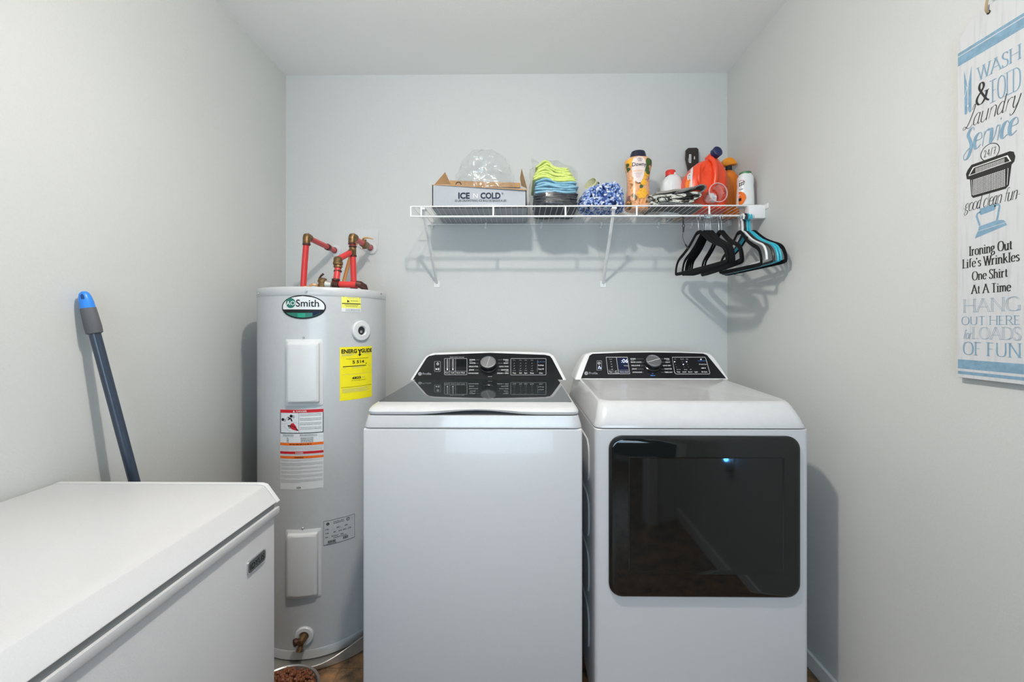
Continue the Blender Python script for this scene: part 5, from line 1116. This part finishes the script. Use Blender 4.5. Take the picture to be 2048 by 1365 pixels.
# white powder bottle with green lid
Y = 1.885; kz = lambda py: atY(1492, py, Y - .02).z; cxw = atY(1490.5, 380, Y).x
t = thing('white_cleaner_bottle', 'white plastic bottle with green lid and orange label at the shelf end', 'bottle', (cxw, Y, DK))
sec = [(DK, .026, .024), (DK + .005, .0355, .030), (kz(400), .0355, .031), (kz(382), .0345, .030), (kz(370), .0325, .028), (kz(362), .034, .029), (kz(353), .0325, .028), (kz(348), .026, .025), (kz(346.5), .0235, .0235)]
bod = bottle('bottle_body', [(*s_, 0) for s_ in sec], cxw, Y, wpl, t)
bottle('lid', [(kz(347.5), .0245, .0245, 0), (kz(343), .0245, .0245, 0), (kz(342), .022, .022, 0)], cxw, Y, mat('green_lid', (.06, .20, .09), .4), t, n=2)
a = Art(surf(sec, cxw, Y, 2.4), 1, (.004, .006)); a.lift = .0016
P_ = lambda px, py: (atY(px, 400, Y - .025).x - cxw, kz(py))
pts = [P_(*q) for q in ((1475.5, 384), (1480, 382), (1486, 386), (1490, 392), (1490.5, 398), (1486, 408), (1480, 412), (1475.5, 412))]; a.poly('porange', pts)
u, v = P_(1480, 400); a.rect('pblack', u - .007, v - .005, u + .007, v + .008, .0022); u, v = P_(1480, 390); a.rect('pwhite', u - .006, v - .003, u + .006, v - .001, .0022); a.rect('pwhite', u - .006, v + .001, u + .005, v + .003, .0022)
u, v = P_(1483, 366.5); a.line('pred', [(u + .012 * math.cos(R(q)), v + .012 * math.sin(R(q))) for q in range(0, 200, 14)], .0018); [a.line('pblack', [(u - .008 + .005 * k, v - .006 - .009 * q + .0018 * k), (u - .006 + .005 * k, v + .001 - .009 * q + .0018 * k)], .0026, h=.0022) for k in range(4) for q in range(2)]
u, v = P_(1482, 379); a.rect('pgrey', u - .008, v - .001, u + .008, v + .003)
a.emit('label_print', bod)

# ================================================================== FOLDED PRINTED CLOTH
zm = bpy.data.materials.new('marbled_cloth'); zm.use_nodes = True; nt = zm.node_tree; pb = nt.nodes['Principled BSDF']; pb.inputs['Roughness'].default_value = .9
tc = nt.nodes.new('ShaderNodeTexCoord'); mp = nt.nodes.new('ShaderNodeMapping'); mp.inputs['Scale'].default_value = (1, .6, 2.2); nz = nt.nodes.new('ShaderNodeTexNoise'); nz.inputs['Scale'].default_value = 16; nz.inputs['Detail'].default_value = 5; nz.inputs['Distortion'].default_value = 2.2; rp = nt.nodes.new('ShaderNodeValToRGB'); e = rp.color_ramp.elements
e[0].position = .40; e[0].color = (.02, .018, .016, 1); e[1].position = .60; e[1].color = (.66, .66, .58, 1)
for p_, c_ in ((.455, (.14, .13, .12, 1)), (.47, (.62, .62, .55, 1)), (.52, (.70, .70, .62, 1)), (.535, (.10, .09, .08, 1)), (.55, (.45, .44, .40, 1))): k = e.new(p_); k.color = c_
nt.links.new(tc.outputs['Object'], mp.inputs[0]); nt.links.new(mp.outputs[0], nz.inputs['Vector']); nt.links.new(nz.outputs['Fac'], rp.inputs[0]); nt.links.new(rp.outputs[0], pb.inputs['Base Color'])
gmk = mat('grey_woven_back', (.30, .285, .26), .95, bump=.8, scale=500, var=.12)
spk = mat('speckled_grey_pile', (.17, .17, .165), .95, bump=1, scale=300, var=.7)
def sheet(name, cl, y0, y1, th, m, par, nseg=6, seed=0):
    """Thick fabric following a centre line (photo positions at depth y0), running back to y1."""
    C0 = cat([atY(px, py, y0) for px, py in cl], nseg); b = NB(); top0, bot0 = [], []
    rings = []
    for i, p in enumerate(C0):
        q = C0[min(i + 1, len(C0) - 1)] - C0[max(i - 1, 0)]; n_ = Vector((-q.z, 0, q.x)).normalized() * th / 2
        rings.append([p + n_ + Vector((0, y, 0)) + Vector((0, 0, noise.noise(Vector((p.x * 30, y * 20, seed))) * .003)) for y in (0, (y1 - y0) * .25, (y1 - y0) * .5, (y1 - y0) * .75, y1 - y0)] + [p - n_ + Vector((0, y, 0)) + Vector((0, 0, noise.noise(Vector((p.x * 30, y * 20, seed))) * .003)) for y in (y1 - y0, (y1 - y0) * .5, 0)])
    loft(b, rings); return link(name, b, m, par)
t = thing('printed_cloth', 'black and white marble-print cloth folded in a heap on the shelf', 'cloth', (atY(1350, 400, 1.9).x, 1.92, DK))
sheet('bottom_fold', [(1303, 413), (1315, 407), (1335, 404), (1365, 408), (1390, 411), (1404, 412)], 1.872, 2.00, .016, spk, t, seed=1)
sheet('marbled_fold', [(1302, 404), (1312, 409), (1318, 402), (1330, 399), (1350, 402), (1372, 403), (1388, 401)], 1.866, 1.99, .012, zm, t, seed=2)
sheet('marbled_fold', [(1313, 401), (1328, 396), (1348, 393), (1368, 390), (1388, 387), (1400, 390), (1388, 396)], 1.862, 1.98, .016, zm, t, seed=3)
sheet('marbled_fold', [(1301, 390), (1303, 396), (1312, 394), (1330, 392), (1345, 390)], 1.866, 1.98, .012, zm, t, seed=4)
sheet('grey_backing', [(1312, 387), (1328, 384), (1350, 381), (1372, 378), (1392, 374.5)], 1.864, 1.99, .009, gmk, t, seed=5)
sheet('rolled_edge', [(1352, 385), (1372, 381), (1390, 374), (1401, 370), (1410, 371.5), (1412, 377), (1405, 383), (1396, 386)], 1.860, 1.98, .0055, spk, t, seed=6)
b = NB(); q0, q1 = atY(1320, 440, 2.04), atY(1365, 440, 2.04); box(b, q0.x, q1.x, 1.99 + .0, 2.09, DK, DK + .03); tag(link('white_pouch', bevel(b, .006), M['plabel']), 'flat white pouch lying on the shelf beneath the small white jug', 'pouch'); bpy.data.objects.remove(bpy.data.objects['white_pouch'])

# ================================================================== CLOTHES HANGERS
velvet = mat('black_velvet', (.006, .006, .007), .9, spec=.15, sheen=.03, bump=.4, scale=600); hookm = mat('hook_steel', (.60, .66, .70), .25, 1.0)
aqua = mat('aqua_plastic', (.03, .42, .56), .35); bpl = mat('black_plastic', (.012, .012, .013), .35); wplas = mat('white_hanger_plastic', (.75, .76, .77), .35); dblue = mat('blue_steel_hook', (.16, .24, .30), .3, .9)
ZR = SZL                       # centre of the hanging rod
def hpts(): 
    half = [(0, 0), (.020, -.004), (.045, -.022), (.085, -.050), (.130, -.072), (.168, -.088), (.190, -.104), (.203, -.128), (.206, -.146), (.198, -.158)]
    out = half + [(.10, -.160), (0, -.160), (-.10, -.160)] + [(-x, z) for x, z in half[::-1]][:-1]
    return [(p.x, p.y) for p in cat([(x, z, 0) for x, z in out], 3, closed=True)]
def hanger(name, X, rot, m, hm, label, group, plastic=False, drop=.072, tilt=0.0, clips=False, s=1.0):
    """Hanger hanging from the rod at X; its plane is square to the rod, turned by rot degrees."""
    t = thing(name, label, 'hanger', (X, SY0, ZR), group)
    zn = ZR - drop; a_ = R(rot); c_, s_ = math.cos(a_), math.sin(a_); tl = R(tilt)
    def W(u, z):
        uu = u * math.cos(tl) - (z - ZR) * math.sin(tl); zz = ZR + u * math.sin(tl) + (z - ZR) * math.cos(tl)
        return Vector((X - uu * s_, SY0 + uu * c_, zz))
    b = NB(); tube(b, [W(u * s, zn + z * s) for u, z in hpts()], .0082 if not plastic else .0046, 10, closed=True, flat=(.40, 1) if not plastic else None)
    link('body', b, m, t)
    rh = .0135; hc = ZR + .0065 - rh
    pts = [W(0, zn - .004), W(0, zn + .018), W(.003, hc - rh * 1.25), W(.0118, hc - rh * .55), W(rh, hc)] + [W(rh * math.cos(R(q)), hc + rh * math.sin(R(q))) for q in range(25, 226, 25)]
    b = NB(); tube(b, pts, .0017 if not plastic else .0040, 8); link('hook', b, hm, t)
    if not plastic:
        b = NB(); tube(b, [W(-.012, zn - .006), W(0, zn + .001), W(.012, zn - .006)], [.006, .008, .006], 8, flat=(1, .7)); link('neck', b, m, t)
    else:
        b = NB(); tube(b, [W(0, zn - .003), W(0, zn + .02)], .0046, 8); link('neck', b, m, t)
    return t, W
XH = lambda px: atY(px, 440, SY0).x
g1, g2 = 'black velvet hangers', 'aqua plastic hangers'
hanger('velvet_hanger', XH(1397), 6, velvet, hookm, 'black velvet hanger at the free end of the row, nearest the black cord', g1)
hanger('velvet_hanger', XH(1407), 3, velvet, dblue, 'second black velvet hanger from the black cord, with a dark blue-grey hook', g1)
for k, (px, rt, wd) in enumerate(((1411.5, 1.6, 'first'), (1414.5, .8, 'second'), (1417.7, 0, 'third'), (1421, -.8, 'last'))):
    hanger('velvet_hanger', XH(px), rt, velvet, hookm, wd + ' black velvet hanger in the tight bunch of four, counted from the dark hook', g1)
hanger('velvet_hanger', XH(1437.5), -4, velvet, hookm, 'black velvet hanger of the middle pair, the one nearer the tight bunch', g1, tilt=-1)
hanger('velvet_hanger', XH(1443), -4.5, velvet, hookm, 'black velvet hanger of the middle pair, the one nearer the white hanger', g1)
hanger('velvet_hanger', XH(1479), -5, velvet, hookm, 'black velvet hanger with a steel hook just before the white plastic hanger', g1, tilt=3)
hanger('plastic_hanger', XH(1485), -3, wplas, wplas, 'white plastic tube hanger with a thick white hook between dark hangers', 'plastic tube hangers', True, s=.95)
hanger('plastic_hanger', XH(1490.5), -.5, bpl, bpl, 'glossy black plastic tube hanger between the white and the aqua hangers', 'plastic tube hangers', True)
hanger('plastic_hanger', XH(1495), 1.5, aqua, aqua, 'aqua blue plastic hanger beside the black plastic one', g2, True)
hanger('plastic_hanger', XH(1499.5), 3, aqua, aqua, 'aqua blue plastic hanger nearest the shelf end bracket', g2, True, s=.97)
hanger('velvet_hanger', XH(1504), 4.5, velvet, hookm, 'black velvet hanger at the wall end of the row, past the aqua hangers', g1)
# clear clip on the last hangers, black cord
b = NB(); q = [atY(1453, 543, 2.02), atY(1487, 540, 1.95), atY(1487, 552, 1.95), atY(1470, 550, 1.98)]; tube(b, q, .0014, 6, closed=True); tag(link('wire_loop', b, dblue), 'thin blue-grey wire loop dangling under the aqua hangers', 'wire')
t = thing('lanyard', 'thin black cord with a swivel ring hanging from the shelf beside the hangers', 'cord', tuple(atY(1366, 436, SY0 + .03)))
yy = SY0 + .03
b = NB(); tube(b, [atY(1364.5, 428, yy), atY(1366, 437, yy), atY(1366.5, 448, yy)], .0035, 8); link('strap_end', b, M['dark'], t)
b = NB(); c_ = atY(1367, 452, yy); tube(b, [c_ + Vector((.005 * math.cos(k * PI / 6), 0, .007 * math.sin(k * PI / 6))) for k in range(12)], .0018, 6, closed=True); link('swivel_ring', b, M['dark'], t)
b = NB(); tube(b, [atY(1367, 456, yy), atY(1366.5, 465, yy)], [.004, .003], 8); link('cord_lock', b, M['dark'], t)
b = NB(); tube(b, cat([atY(1366.5, 464, yy), atY(1365.5, 472, yy), atY(1367, 481, yy), atY(1371.5, 490, yy)], 5), .0012, 6); link('cord', b, M['dark'], t)
b = NB(); tube(b, [atY(1370.5, 489, yy), atY(1377, 498, yy)], .005, 8, flat=(1, .6)); link('plug', b, M['dark'], t)
